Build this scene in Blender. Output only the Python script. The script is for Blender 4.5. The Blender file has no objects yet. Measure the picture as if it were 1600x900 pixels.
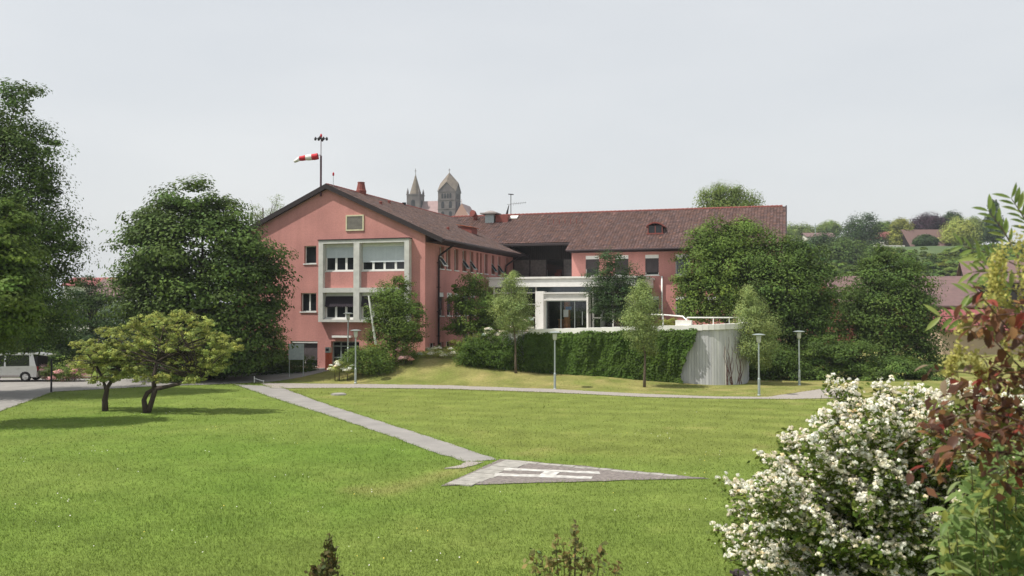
import bpy, bmesh, math, random
import numpy as np
from mathutils import Vector, Matrix
random.seed(7); rng = np.random.default_rng(7)
R = math.radians
scene = bpy.context.scene
COL = scene.collection

# ------------------------------------------------------------------ camera, sky, sun, exposure
FPX, EYE = 1400.0, 4.9
PITCH = math.atan(31 / FPX)
cam_data = bpy.data.cameras.new("camera")
cam_data.sensor_width = 36.0
cam_data.lens = 36.0 * FPX / 1600.0
cam_data.clip_start = 0.1
cam_data.clip_end = 9000.0
cam_data.dof.use_dof = True
cam_data.dof.focus_distance = 62.0
cam_data.dof.aperture_fstop = 3.6
cam = bpy.data.objects.new("camera", cam_data)
COL.objects.link(cam)
cam.location = (0, 0, EYE)
cam.rotation_euler = (R(90) + PITCH, 0, 0)
scene.camera = cam

SUN_H = Vector((1.0, 0.30, 0)).normalized()       # horizontal travel of the light
SUN_EL = R(58)
world = bpy.data.worlds.new("World")
scene.world = world
world.use_nodes = True
wn = world.node_tree
wn.nodes.clear()
sky = wn.nodes.new("ShaderNodeTexSky")
sky.sky_type = 'NISHITA'
sky.sun_disc = False
sky.sun_elevation = SUN_EL
sky.sun_rotation = math.atan2(-SUN_H.x, -SUN_H.y)
sky.dust_density = 4.0
sky.air_density = 1.2
mixs = wn.nodes.new("ShaderNodeMix"); mixs.data_type = 'RGBA'
mixs.inputs[0].default_value = 0.76                # thin high cloud veils the blue
wn.links.new(sky.outputs[0], mixs.inputs[6])
# soft, very low contrast cloud veil
tcw = wn.nodes.new("ShaderNodeTexCoord")
mpw = wn.nodes.new("ShaderNodeMapping"); mpw.inputs['Scale'].default_value = (1.2, 1.2, 4.0)
wn.links.new(tcw.outputs['Generated'], mpw.inputs[0])
nzw = wn.nodes.new("ShaderNodeTexNoise"); nzw.inputs['Scale'].default_value = 1.6; nzw.inputs['Detail'].default_value = 4
wn.links.new(mpw.outputs[0], nzw.inputs[0])
crw = wn.nodes.new("ShaderNodeValToRGB")
crw.color_ramp.elements[0].position = 0.25; crw.color_ramp.elements[0].color = (7.5, 7.75, 7.98, 1)
crw.color_ramp.elements[1].position = 0.75; crw.color_ramp.elements[1].color = (8.95, 9.03, 9.05, 1)
wn.links.new(nzw.outputs[0], crw.inputs[0])
wn.links.new(crw.outputs[0], mixs.inputs[7])
bg = wn.nodes.new("ShaderNodeBackground"); bg.inputs[1].default_value = 0.1
wo = wn.nodes.new("ShaderNodeOutputWorld")
wn.links.new(mixs.outputs[2], bg.inputs[0]); wn.links.new(bg.outputs[0], wo.inputs[0])

sl = bpy.data.lights.new("sun", 'SUN')
sl.energy = 5.0
sl.angle = R(0.6)
sl.color = (1.0, 0.95, 0.86)
so = bpy.data.objects.new("sun", sl)
COL.objects.link(so)
ldir = Vector((SUN_H.x * math.cos(SUN_EL), SUN_H.y * math.cos(SUN_EL), -math.sin(SUN_EL)))
so.rotation_euler = ldir.to_track_quat('-Z', 'Y').to_euler()
so.location = (-60, -10, 90)

scene.view_settings.view_transform = 'Standard'
scene.view_settings.look = 'None'
scene.view_settings.exposure = 0.12
scene.view_settings.gamma = 1.0
scene.render.engine = 'CYCLES'
scene.cycles.max_bounces = 6
scene.cycles.transparent_max_bounces = 8
scene.cycles.volume_bounces = 0
scene.cycles.use_denoising = True

# ------------------------------------------------------------------ survey: photo ray -> place on the ground / at a distance
FW = np.array([0, math.cos(PITCH), math.sin(PITCH)]); UPV = np.array([0, -math.sin(PITCH), math.cos(PITCH)]); RT = np.array([1., 0, 0])
EYEP = np.array([0, 0, EYE])
def ray(px, py): return RT * (px - 800) / FPX + UPV * (450 - py) / FPX + FW
def W(px, py, d):
    r = ray(px, py); return EYEP + r * (d / r[1])
TH = math.atan(0.314)
UA = np.array([math.cos(TH), -math.sin(TH)]); VA = np.array([math.sin(TH), math.cos(TH)])
C0 = np.array([W(664, 548, 64)[0], 64.0])
def uv2w(u, v): return C0 + UA * u + VA * v
def w2uv(x, y):
    dx, dy = x - C0[0], y - C0[1]
    return dx * UA[0] + dy * UA[1], dx * VA[0] + dy * VA[1]
AU = [-200, -20, -12, -8, -5, -2, 0, 3, 6, 9, 13, 17, 20, 24, 400]
AZ = [0, 0.0, .22, .45, .78, 1.45, 1.8, 1.5, 1.0, .62, .5, .2, .05, 0, 0]
def terrain(x, y):
    x = np.asarray(x, float); y = np.asarray(y, float)
    u, v = w2uv(x, y)
    a = np.interp(u, AU, AZ)
    t = np.clip((v + 8.0) / 7.5, 0, 1); t = t * t * (3 - 2 * t)
    back = 1 - np.clip((v - 20) / 15, 0, 1)
    rise = np.where((u > 0) & (u < 12), np.clip(v, 0, 18) * .05, 0)
    return (a * t + rise) * back
def G(px, py):
    r = ray(px, py); z = 0.0
    for _ in range(30):
        p = EYEP + r * ((z - EYE) / r[2]); z = 0.5 * z + 0.5 * float(terrain(p[0], p[1]))
    return p

# ------------------------------------------------------------------ value noise for growth and wear
_lat = rng.random((256, 256))
def vnoise(x, y):
    xi = np.floor(x).astype(int); yi = np.floor(y).astype(int); fx = x - xi; fy = y - yi
    fx = fx * fx * (3 - 2 * fx); fy = fy * fy * (3 - 2 * fy)
    a = _lat[xi & 255, yi & 255]; b = _lat[(xi + 1) & 255, yi & 255]; c = _lat[xi & 255, (yi + 1) & 255]; d = _lat[(xi + 1) & 255, (yi + 1) & 255]
    return (a * (1 - fx) + b * fx) * (1 - fy) + (c * (1 - fx) + d * fx) * fy
def fbm(x, y, o=4):
    s = 0; a = .5; n = 0
    for _ in range(o):
        s = s + a * vnoise(x, y); n += a; a *= .5; x = x * 2.03 + 17.3; y = y * 2.03 + 5.1
    return s / n

# ------------------------------------------------------------------ materials
def newmat(name):
    m = bpy.data.materials.new(name); m.use_nodes = True
    nt = m.node_tree; nt.nodes.clear()
    out = nt.nodes.new("ShaderNodeOutputMaterial"); b = nt.nodes.new("ShaderNodeBsdfPrincipled")
    nt.links.new(b.outputs[0], out.inputs[0])
    return m, nt, b
def mat(name, c, c2=None, rough=.8, scale=6.0, bump=0.0, bscale=40.0, metal=0.0, spec=.3, stretch=(1, 1, 1), attr=None, detail=5):
    m, nt, b = newmat(name)
    b.inputs['Roughness'].default_value = rough; b.inputs['Metallic'].default_value = metal
    b.inputs['Specular IOR Level'].default_value = spec
    tc = nt.nodes.new("ShaderNodeTexCoord"); mp = nt.nodes.new("ShaderNodeMapping"); mp.inputs['Scale'].default_value = stretch
    nt.links.new(tc.outputs['Object'], mp.inputs[0])
    nz = nt.nodes.new("ShaderNodeTexNoise"); nz.inputs['Scale'].default_value = scale; nz.inputs['Detail'].default_value = detail
    nt.links.new(mp.outputs[0], nz.inputs[0])
    cr = nt.nodes.new("ShaderNodeValToRGB")
    c2 = c2 or tuple(x * .82 for x in c)
    cr.color_ramp.elements[0].position = .32; cr.color_ramp.elements[0].color = (*c2, 1)
    cr.color_ramp.elements[1].position = .68; cr.color_ramp.elements[1].color = (*c, 1)
    nt.links.new(nz.outputs[0], cr.inputs[0])
    last = cr.outputs[0]
    if attr:
        at = nt.nodes.new("ShaderNodeAttribute"); at.attribute_name = attr
        mx = nt.nodes.new("ShaderNodeMix"); mx.data_type = 'RGBA'; mx.blend_type = 'MULTIPLY'; mx.inputs[0].default_value = 1
        nt.links.new(last, mx.inputs[6]); nt.links.new(at.outputs['Color'], mx.inputs[7]); last = mx.outputs[2]
    nt.links.new(last, b.inputs['Base Color'])
    if bump:
        n2 = nt.nodes.new("ShaderNodeTexNoise"); n2.inputs['Scale'].default_value = bscale; n2.inputs['Detail'].default_value = 3
        nt.links.new(mp.outputs[0], n2.inputs[0])
        bp = nt.nodes.new("ShaderNodeBump"); bp.inputs['Strength'].default_value = bump; bp.inputs['Distance'].default_value = .02
        nt.links.new(n2.outputs[0], bp.inputs['Height']); nt.links.new(bp.outputs[0], b.inputs['Normal'])
    return m
def leafmat(name, c, trans=.35, rough=.6):
    m = bpy.data.materials.new(name); m.use_nodes = True
    nt = m.node_tree; nt.nodes.clear()
    out = nt.nodes.new("ShaderNodeOutputMaterial")
    at = nt.nodes.new("ShaderNodeAttribute"); at.attribute_name = 'tone'
    mx = nt.nodes.new("ShaderNodeMix"); mx.data_type = 'RGBA'; mx.blend_type = 'MULTIPLY'; mx.inputs[0].default_value = 1
    mx.inputs[6].default_value = (*c, 1); nt.links.new(at.outputs['Color'], mx.inputs[7])
    d = nt.nodes.new("ShaderNodeBsdfPrincipled"); d.inputs['Roughness'].default_value = rough; d.inputs['Specular IOR Level'].default_value = .12
    t = nt.nodes.new("ShaderNodeBsdfTranslucent")
    hs = nt.nodes.new("ShaderNodeHueSaturation"); hs.inputs['Hue'].default_value = .485; hs.inputs['Value'].default_value = 1.25
    nt.links.new(mx.outputs[2], hs.inputs['Color'])
    nt.links.new(mx.outputs[2], d.inputs['Base Color']); nt.links.new(hs.outputs[0], t.inputs[0])
    s = nt.nodes.new("ShaderNodeMixShader"); s.inputs[0].default_value = trans
    nt.links.new(d.outputs[0], s.inputs[1]); nt.links.new(t.outputs[0], s.inputs[2]); nt.links.new(s.outputs[0], out.inputs[0])
    return m
def glassmat(name, tint=(.75, .8, .8), opac=.25):
    m = bpy.data.materials.new(name); m.use_nodes = True
    nt = m.node_tree; nt.nodes.clear()
    out = nt.nodes.new("ShaderNodeOutputMaterial")
    tr = nt.nodes.new("ShaderNodeBsdfTransparent"); tr.inputs[0].default_value = (*tint, 1)
    gl = nt.nodes.new("ShaderNodeBsdfGlossy"); gl.inputs['Roughness'].default_value = .03
    fr = nt.nodes.new("ShaderNodeFresnel"); fr.inputs[0].default_value = 1.5
    s = nt.nodes.new("ShaderNodeMixShader")
    nt.links.new(fr.outputs[0], s.inputs[0]); nt.links.new(tr.outputs[0], s.inputs[1]); nt.links.new(gl.outputs[0], s.inputs[2])
    nt.links.new(s.outputs[0], out.inputs[0])
    return m

M = {}
M['plaster'] = mat('pink_plaster', (.53, .252, .228), (.46, .217, .198), rough=.9, scale=.55, bump=.35, bscale=22, detail=8, spec=.1)
M['concrete'] = mat('frame_concrete', (.58, .58, .55), (.47, .47, .45), rough=.85, scale=2.5, bump=.2)
M['white'] = mat('white_paint', (.80, .80, .78), (.72, .72, .70), rough=.5, scale=3)
M['coping'] = mat('pale_coping', (.82, .81, .78), (.7, .69, .66), rough=.8, scale=1.2)
M['recess'] = mat('grey_glazing', (.13, .115, .11), (.09, .08, .08), rough=.08, spec=.6)
M['offwhite'] = mat('off_white_render', (.80, .79, .76), (.68, .67, .64), rough=.8, scale=1.6, bump=.1)
M['beige'] = mat('beige_paint', (.62, .58, .40), rough=.6)
M['louvre'] = mat('louvre_slats', (.17, .16, .13), (.13, .12, .1), rough=.6)
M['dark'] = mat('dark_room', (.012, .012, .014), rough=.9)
M['darkwood'] = mat('dark_stained_timber', (.022, .016, .016), (.014, .011, .011), rough=.7, scale=3, stretch=(1, 1, .1))
M['fascia'] = mat('dark_fascia_board', (.028, .02, .022), rough=.7)
M['pipe'] = mat('dark_copper_pipe', (.03, .017, .02), rough=.5, metal=.3)
M['pane'] = mat('window_glass_dark', (.016, .018, .022), rough=.06, spec=.5)
M['paneblue'] = mat('window_glass_sky', (.05, .07, .09), rough=.05, spec=.8)
M['glass'] = glassmat('clear_glass', (.93, .95, .95))
M['blind'] = mat('grey_blue_blind', (.60, .65, .68), (.54, .59, .62), rough=.6, scale=2)
M['blinddark'] = mat('brown_roller_shutter', (.085, .07, .075), (.07, .058, .062), rough=.7, scale=2)
M['awning'] = mat('black_awning_fabric', (.03, .022, .032), rough=.8)
M['tile'] = mat('clay_roof_tile', (.138, .084, .075), (.09, .057, .053), rough=.85, scale=9, bump=.2, attr='tone', spec=.2)
M['tileold'] = mat('weathered_roof_tile', (.130, .088, .080), (.085, .062, .058), rough=.9, scale=9, bump=.2, attr='tone', spec=.1)
M['tileflat'] = mat('brown_roof', (.175, .11, .105), (.13, .085, .085), rough=.85, scale=1.2, detail=8, stretch=(1, 1, 3))
M['redroof'] = mat('red_clay_roof', (.28, .088, .09), (.21, .065, .07), rough=.8, scale=1.2, detail=8, stretch=(1, 1, 3), attr=None)
M['clay'] = mat('red_clay_pot', (.24, .07, .055), (.17, .05, .045), rough=.75, scale=6)
M['metal'] = mat('galvanised_metal', (.42, .47, .47), (.36, .41, .41), rough=.45, metal=.6)
M['lampglass'] = mat('lamp_glass', (.62, .64, .6), rough=.3)
M['black'] = mat('black_metal', (.02, .018, .024), rough=.5)
M['mast'] = mat('purple_brown_mast', (.09, .035, .05), rough=.5)
M['red'] = mat('red_fabric', (.55, .025, .04), rough=.7)
M['whitefab'] = mat('white_fabric', (.8, .78, .77), rough=.8)
M['stone'] = mat('grey_sandstone', (.175, .15, .148), (.105, .09, .094), rough=.9, scale=.35, detail=9)
M['spire'] = mat('spire_tiles', (.20, .165, .13), (.13, .11, .095), rough=.85, scale=.7, detail=8)
M['nave'] = mat('pale_red_nave_roof', (.36, .25, .25), (.3, .21, .21), rough=.85, scale=.6)
M['stonedark'] = mat('belfry_opening', (.03, .03, .035), rough=.9)
M['asphalt'] = mat('pale_worn_asphalt', (.275, .262, .248), (.22, .21, .20), rough=.9, scale=1.1, bump=.3, bscale=90, detail=9)
M['gravel'] = mat('grey_chippings', (.36, .325, .29), (.22, .20, .185), rough=.95, scale=14, bump=.5, bscale=60, detail=9)
M['slab'] = mat('concrete_slab', (.36, .345, .315), (.24, .23, .21), rough=.9, scale=4, bump=.3, detail=8)
M['roadpaint'] = mat('worn_white_paint', (.58, .57, .54), (.29, .275, .26), rough=.8, scale=5, detail=12)
M['earth'] = mat('brown_mulch', (.19, .10, .07), (.12, .07, .05), rough=1, scale=9, bump=.6)
M['board'] = mat('board_marked_concrete', (.53, .535, .54), (.40, .405, .415), rough=.9, scale=1.6, bump=.3, detail=9, stretch=(2.2, 2.2, .35), attr='tone')
M['sandwall'] = mat('tan_house_wall', (.46, .36, .26), (.4, .31, .23), rough=.9, scale=1)
M['housewhite'] = mat('pale_house_wall', (.66, .63, .58), rough=.9)
M['bark'] = mat('tree_bark', (.085, .062, .05), (.045, .034, .03), rough=.95, scale=8, bump=.8, bscale=25, stretch=(1, 1, .25))
M['barkpale'] = mat('young_bark', (.15, .115, .085), (.09, .07, .055), rough=.95, scale=8, bump=.5, stretch=(1, 1, .25))
M['carpaint'] = mat('silver_car_paint', (.5, .5, .5), (.47, .47, .47), rough=.25, metal=.6, spec=.6)
M['cartrim'] = mat('grey_car_trim', (.28, .25, .24), rough=.55)
M['tyre'] = mat('tyre_rubber', (.015, .015, .016), rough=.8)
M['rim'] = mat('alloy_rim', (.55, .55, .55), rough=.3, metal=.7)
M['taillight'] = mat('red_tail_light', (.35, .02, .02), rough=.25)
M['signback'] = mat('sign_back', (.30, .34, .35), rough=.6)
M['orange'] = mat('rust_red_paint', (.46, .085, .04), (.38, .07, .035), rough=.6)
M['wood'] = mat('warm_timber', (.34, .15, .06), (.25, .1, .04), rough=.6, scale=3, stretch=(4, 4, .5))
M['benchwood'] = mat('weathered_dark_wood', (.05, .035, .04), (.03, .022, .025), rough=.8, stretch=(1, 8, 1))
M['paving'] = mat('pale_terrace_paving', (.62, .59, .53), (.52, .49, .44), rough=.85, scale=3)
M['hillgrass'] = mat('hill_grass', (.09, .125, .045), (.05, .085, .032), rough=1, scale=.12, detail=9)

L_DARK = leafmat('leaf_dark', (.078, .128, .027), .24)
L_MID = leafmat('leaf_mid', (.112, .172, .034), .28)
L_LIGHT = leafmat('leaf_light', (.30, .345, .095), .36)
L_YEL = leafmat('leaf_yellow_green', (.23, .25, .055), .35)
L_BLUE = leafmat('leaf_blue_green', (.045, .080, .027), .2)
L_PURP = leafmat('leaf_copper', (.05, .026, .04), .25)
L_YOUNG = leafmat('leaf_young_tree', (.235, .30, .105), .35)
L_IVY = leafmat('leaf_ivy', (.068, .120, .018), .22)
L_RED = leafmat('leaf_red_bronze', (.20, .060, .040), .35, .4)
L_GREY = leafmat('leaf_silver_green', (.170, .232, .066), .34)
P_WHITE = leafmat('petal_white', (.86, .83, .72), .3)
P_PINK = leafmat('petal_pink', (.72, .42, .42), .25)
GRASSM = leafmat('grass_blade', (1, 1, 1), .35, .6)

# weathering on the render: faint rain streaks and blotches
nt = M['plaster'].node_tree; b = [n for n in nt.nodes if n.type == 'BSDF_PRINCIPLED'][0]; src = b.inputs['Base Color'].links[0].from_socket
tc = nt.nodes.new("ShaderNodeTexCoord"); last = src
for sc, st, lo, hi in ((1.0, (2.0, 2.0, .2), .945, 1.02), (.28, (1, 1, 1.3), .90, 1.05), (9, (1, 1, 1), .93, 1.05)):
    mp = nt.nodes.new("ShaderNodeMapping"); mp.inputs['Scale'].default_value = st; nt.links.new(tc.outputs['Object'], mp.inputs[0])
    nz = nt.nodes.new("ShaderNodeTexNoise"); nz.inputs['Scale'].default_value = sc; nz.inputs['Detail'].default_value = 6; nt.links.new(mp.outputs[0], nz.inputs[0])
    mr = nt.nodes.new("ShaderNodeMapRange"); mr.inputs[1].default_value = .33; mr.inputs[2].default_value = .6; mr.inputs[3].default_value = lo; mr.inputs[4].default_value = hi; nt.links.new(nz.outputs[0], mr.inputs[0])
    mx = nt.nodes.new("ShaderNodeMix"); mx.data_type = 'RGBA'; mx.blend_type = 'MULTIPLY'; mx.inputs[0].default_value = 1
    nt.links.new(last, mx.inputs[6]); nt.links.new(mr.outputs[0], mx.inputs[7]); last = mx.outputs[2]
nt.links.new(last, b.inputs['Base Color'])
# lawn ground
m, nt, b = newmat('lawn_ground')
b.inputs['Roughness'].default_value = 1; b.inputs['Specular IOR Level'].default_value = .05
at = nt.nodes.new("ShaderNodeAttribute"); at.attribute_name = 'tone'
tc = nt.nodes.new("ShaderNodeTexCoord")
last = at.outputs['Color']
for sc, lo, hi in ((.9, .86, 1.12), (7, .82, 1.16), (38, .72, 1.22)):
    nz = nt.nodes.new("ShaderNodeTexNoise"); nz.inputs['Scale'].default_value = sc; nz.inputs['Detail'].default_value = 6
    nt.links.new(tc.outputs['Object'], nz.inputs[0])
    mr = nt.nodes.new("ShaderNodeMapRange"); mr.inputs[1].default_value = .3; mr.inputs[2].default_value = .7; mr.inputs[3].default_value = lo; mr.inputs[4].default_value = hi
    nt.links.new(nz.outputs[0], mr.inputs[0])
    mx = nt.nodes.new("ShaderNodeMix"); mx.data_type = 'RGBA'; mx.blend_type = 'MULTIPLY'; mx.inputs[0].default_value = 1
    nt.links.new(last, mx.inputs[6]); nt.links.new(mr.outputs[0], mx.inputs[7]); last = mx.outputs[2]
nt.links.new(last, b.inputs['Base Color'])
bp = nt.nodes.new("ShaderNodeBump"); bp.inputs['Strength'].default_value = .6; bp.inputs['Distance'].default_value = .05
nt.links.new(nz.outputs[0], bp.inputs['Height']); nt.links.new(bp.outputs[0], b.inputs['Normal'])
M['lawn'] = m

# ------------------------------------------------------------------ mesh helpers
class MB:
    def __init__(s): s.v = []; s.f = []; s.c = None
    def poly(s, pts):
        n = len(s.v); s.v += [tuple(p) for p in pts]; s.f.append(tuple(range(n, n + len(pts)))); return s
    def hexa(s, p):                       # 8 corners: 4 bottom ring, 4 top ring
        n = len(s.v); s.v += [tuple(q) for q in p]
        s.f += [(n+3, n+2, n+1, n), (n+4, n+5, n+6, n+7), (n, n+1, n+5, n+4), (n+1, n+2, n+6, n+5), (n+2, n+3, n+7, n+6), (n+3, n, n+4, n+7)]
        return s
    def box(s, x0, x1, y0, y1, z0, z1):
        return s.hexa([(x0, y0, z0), (x1, y0, z0), (x1, y1, z0), (x0, y1, z0), (x0, y0, z1), (x1, y0, z1), (x1, y1, z1), (x0, y1, z1)])
    def tube(s, pts, rad, n=8, cap=True):
        pts = [Vector(p) for p in pts]
        if not hasattr(rad, '__len__'): rad = [rad] * len(pts)
        base = len(s.v); prev = None
        for i, p in enumerate(pts):
            d = (pts[min(i+1, len(pts)-1)] - pts[max(i-1, 0)]).normalized()
            if prev is None: a = d.orthogonal().normalized()
            else:
                a = prev - d * prev.dot(d); a = a.normalized() if a.length > 1e-5 else d.orthogonal().normalized()
            prev = a; b = d.cross(a)
            for k in range(n):
                t = 2 * math.pi * k / n
                s.v.append(tuple(p + (a * math.cos(t) + b * math.sin(t)) * rad[i]))
        for i in range(len(pts) - 1):
            for k in range(n):
                q = base + i * n; k2 = (k + 1) % n
                s.f.append((q + k, q + k2, q + n + k2, q + n + k))
        if cap:
            s.f.append(tuple(base + k for k in reversed(range(n)))); e = base + (len(pts) - 1) * n
            s.f.append(tuple(e + k for k in range(n)))
        return s
    def lathe(s, c, prof, n=16):          # prof: (radius, z)
        base = len(s.v)
        for r, z in prof:
            for k in range(n):
                t = 2 * math.pi * k / n; s.v.append((c[0] + r * math.cos(t), c[1] + r * math.sin(t), c[2] + z))
        for i in range(len(prof) - 1):
            for k in range(n):
                q = base + i * n; k2 = (k + 1) % n
                s.f.append((q + k, q + k2, q + n + k2, q + n + k))
        s.f.append(tuple(base + k for k in reversed(range(n)))); e = base + (len(prof) - 1) * n
        s.f.append(tuple(e + k for k in range(n)))
        return s
    def build(s, name, m, parent=None, smooth=False):
        me = bpy.data.meshes.new(name); me.from_pydata(s.v, [], s.f); me.materials.append(m)
        if smooth: me.polygons.foreach_set('use_smooth', [True] * len(me.polygons))
        me.update(); me['m'] = 1
        return link(name, me, parent)
def link(name, me, parent=None):
    o = bpy.data.objects.new(name, me); COL.objects.link(o)
    if parent: o.parent = parent
    return o
def tag(o, label=None, cat=None, group=None, kind=None):
    if label: o['label'] = label
    if cat: o['category'] = cat
    if group: o['group'] = group
    if kind: o['kind'] = kind
    return o
def empty(name, loc, rz=0, label=None, cat=None, group=None):
    o = bpy.data.objects.new(name, None); COL.objects.link(o); o.location = loc; o.rotation_euler = (0, 0, rz); o.empty_display_size = .3
    return tag(o, label, cat, group)
def npmesh(name, verts, k, mtl, parent=None, tone=None):
    """verts: (n*k,3), faces of k verts each; tone: (n*k,3)"""
    nv = len(verts); nf = nv // k
    me = bpy.data.meshes.new(name)
    me.vertices.add(nv); me.vertices.foreach_set('co', np.ascontiguousarray(verts, dtype=np.float32).ravel())
    me.loops.add(nv); me.loops.foreach_set('vertex_index', np.arange(nv, dtype=np.int32))
    me.polygons.add(nf); me.polygons.foreach_set('loop_start', np.arange(0, nv, k, dtype=np.int32))
    if tone is not None:
        a = me.color_attributes.new('tone', 'FLOAT_COLOR', 'POINT')
        c = np.ones((nv, 4), dtype=np.float32); c[:, :3] = tone; a.data.foreach_set('color', c.ravel())
    me.materials.append(mtl); me.update(calc_edges=True)
    return link(name, me, parent)

def leafquads(cen, nrm, size, aspect=.6, axis=None):
    n = len(cen)
    nrm = nrm / np.maximum(np.linalg.norm(nrm, axis=1, keepdims=True), 1e-6)
    r = rng.normal(size=(n, 3)) if axis is None else axis + rng.normal(size=(n, 3)) * .25
    a = r - nrm * np.sum(r * nrm, 1, keepdims=True); a /= np.maximum(np.linalg.norm(a, axis=1, keepdims=True), 1e-6)
    b = np.cross(nrm, a)
    L = (size if hasattr(size, '__len__') else np.full(n, size))[:, None] * .5
    q = np.stack([cen - a * L, cen + b * L * aspect - a * L * .1, cen + a * L, cen - b * L * aspect - a * L * .1], 1)
    return q.reshape(-1, 3)

def crown(name, parent, blobs, n, leaf, mtl, clump=.7, tonevar=.3, up=.5, origin=(0, 0, 0), flat=.42, shell=.86, hue=.04, aspect=.6, fine=.85, per=150):
    """blobs: world ellipsoids (c, (rx,ry,rz)); boughs of leaves scattered through them. Returns mesh object in parent space."""
    leaf *= .78 * fine; n = int(n * 1.75 / fine ** 1.6)
    area = np.array([(b[1][0] * b[1][2] + b[1][1] * b[1][2] + b[1][0] * b[1][1]) for b in blobs]); share = area / area.sum()
    cen, nrm, ton = [], [], []
    for (c, r), s in zip(blobs, share):
        c = np.array(c, float); r = np.array(r, float)
        nb = int(n * s)
        k = max(5, nb // per)
        d = rng.normal(size=(k, 3)); d /= np.linalg.norm(d, axis=1, keepdims=True)
        rad = np.where(rng.random(k) < shell, rng.uniform(.80, 1.02, k), rng.uniform(.25, .85, k))[:, None]
        rad *= (1 + rng.normal(size=(k, 1)) * .07)
        cc = c + d * r * rad
        cs = clump * 1.55 * rng.uniform(.5, 1.35, k)
        cs = np.minimum(cs, r.min() * .6)
        ct = 1 + rng.normal(size=k) * tonevar * .45
        ch = rng.normal(size=k) * hue
        idx = np.repeat(np.arange(k), per)
        off = rng.normal(size=(len(idx), 3)); off /= np.linalg.norm(off, axis=1, keepdims=True)
        off *= (rng.random((len(idx), 1)) ** .4)
        # each bough is a flattened, drooping pad pointing outwards
        out = d[idx] * np.array([1, 1, .2])
        al = np.sum(off * out, 1, keepdims=True)
        pos = cc[idx] + (off + out * al * .5) * cs[idx][:, None] * np.array([1, 1, flat])
        pos[:, 2] -= (off[:, 0] ** 2 + off[:, 1] ** 2) * cs[idx] * .30
        nn = off * np.array([.75, .75, 1.1]) + d[idx] * .5 + np.array([0, 0, up]) + rng.normal(size=(len(idx), 3)) * .30
        t = ct[idx] * rng.uniform(.86, 1.14, len(idx))
        h = ch[idx] + rng.normal(size=len(idx)) * .03
        cen.append(pos); nrm.append(nn); ton.append(np.stack([t * (1 + h), t, t * (1 - h)], 1))
    cen = np.concatenate(cen) - np.array(origin); nrm = np.concatenate(nrm); ton = np.clip(np.concatenate(ton), .4, 1.9)
    sz = leaf * rng.uniform(.65, 1.3, len(cen))
    return npmesh(name, leafquads(cen, nrm, sz, aspect), 4, mtl, parent, np.repeat(ton, 4, 0))

def limbs(mb, base, top, r0, blobs, nb=7, origin=(0, 0, 0), bend=.15, sub=2):
    o = Vector(origin); base = Vector(base) - o; top = Vector(top) - o
    pts = []; rr = []
    for i in range(7):
        t = i / 6
        p = base.lerp(top, t) + Vector((math.sin(t * 5 + base.x) * bend * t, math.cos(t * 4 + base.y) * bend * t, 0))
        pts.append(p); rr.append(r0 * (1.25 if i == 0 else 1 - .72 * t))
    mb.tube(pts, rr, 9)
    for k in range(nb):
        bc, br = blobs[k % len(blobs)]
        d = Vector(rng.normal(size=3)).normalized()
        tgt = Vector(bc) - o + Vector((d.x * br[0], d.y * br[1], d.z * br[2])) * .75
        t0 = random.uniform(.45, .95); st = base.lerp(top, t0)
        mid = st.lerp(tgt, .5) + Vector((0, 0, .12 * (tgt - st).length))
        rb = r0 * (1 - .7 * t0) * .6
        mb.tube([st, st.lerp(mid, .6) , mid, tgt], [rb, rb * .75, rb * .55, rb * .2], 6)
        for j in range(sub):
            e = mid + Vector(rng.normal(size=3)) * .35 * (tgt - st).length * .6
            mb.tube([mid, mid.lerp(e, .5) + Vector((0, 0, .1)), e], [rb * .4, rb * .28, rb * .1], 5)
def bl(d, *items, depth=None):
    """photo-measured crown lobes at distance d -> ellipsoids in metres; each lobe may add its own distance offset"""
    s = d / FPX; out = []
    for it in items:
        px, py, rx, rz = it[:4]; dd = it[4] if len(it) > 4 else 0
        k = (d + dd) / FPX
        out.append((W(px, py, d + dd), (rx * k, (depth or (rx + rz) * .5 * k), rz * k)))
    return out
def tree(name, label, basepx, d, lobes, n, leaf, mtl, trunk_r=.25, cat='tree', group=None, bark='bark', topfrac=.6, nb=8, base=None, depth=None, kids=True, **kw):
    blobs = bl(d, *lobes, depth=depth)
    if base is None:
        p = W(basepx[0], basepx[1], d); p = np.array([p[0], p[1], float(terrain(p[0], p[1]))])
    else: p = np.array(base, float)
    root = empty(name, tuple(p), 0, label, cat, group)
    zmax = max(b[0][2] + b[1][2] for b in blobs); cx = np.mean([b[0][0] for b in blobs])
    top = (p[0] * .4 + cx * .6, p[1], p[2] + (zmax - p[2]) * topfrac)
    if kids:
        mb = MB(); limbs(mb, (p[0], p[1], p[2] - .15), top, trunk_r, blobs, nb, origin=p)
        mb.build('trunk', M[bark], root, smooth=True)
    crown('crown', root, blobs, n, leaf, mtl, origin=p, **kw)
    return root

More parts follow.
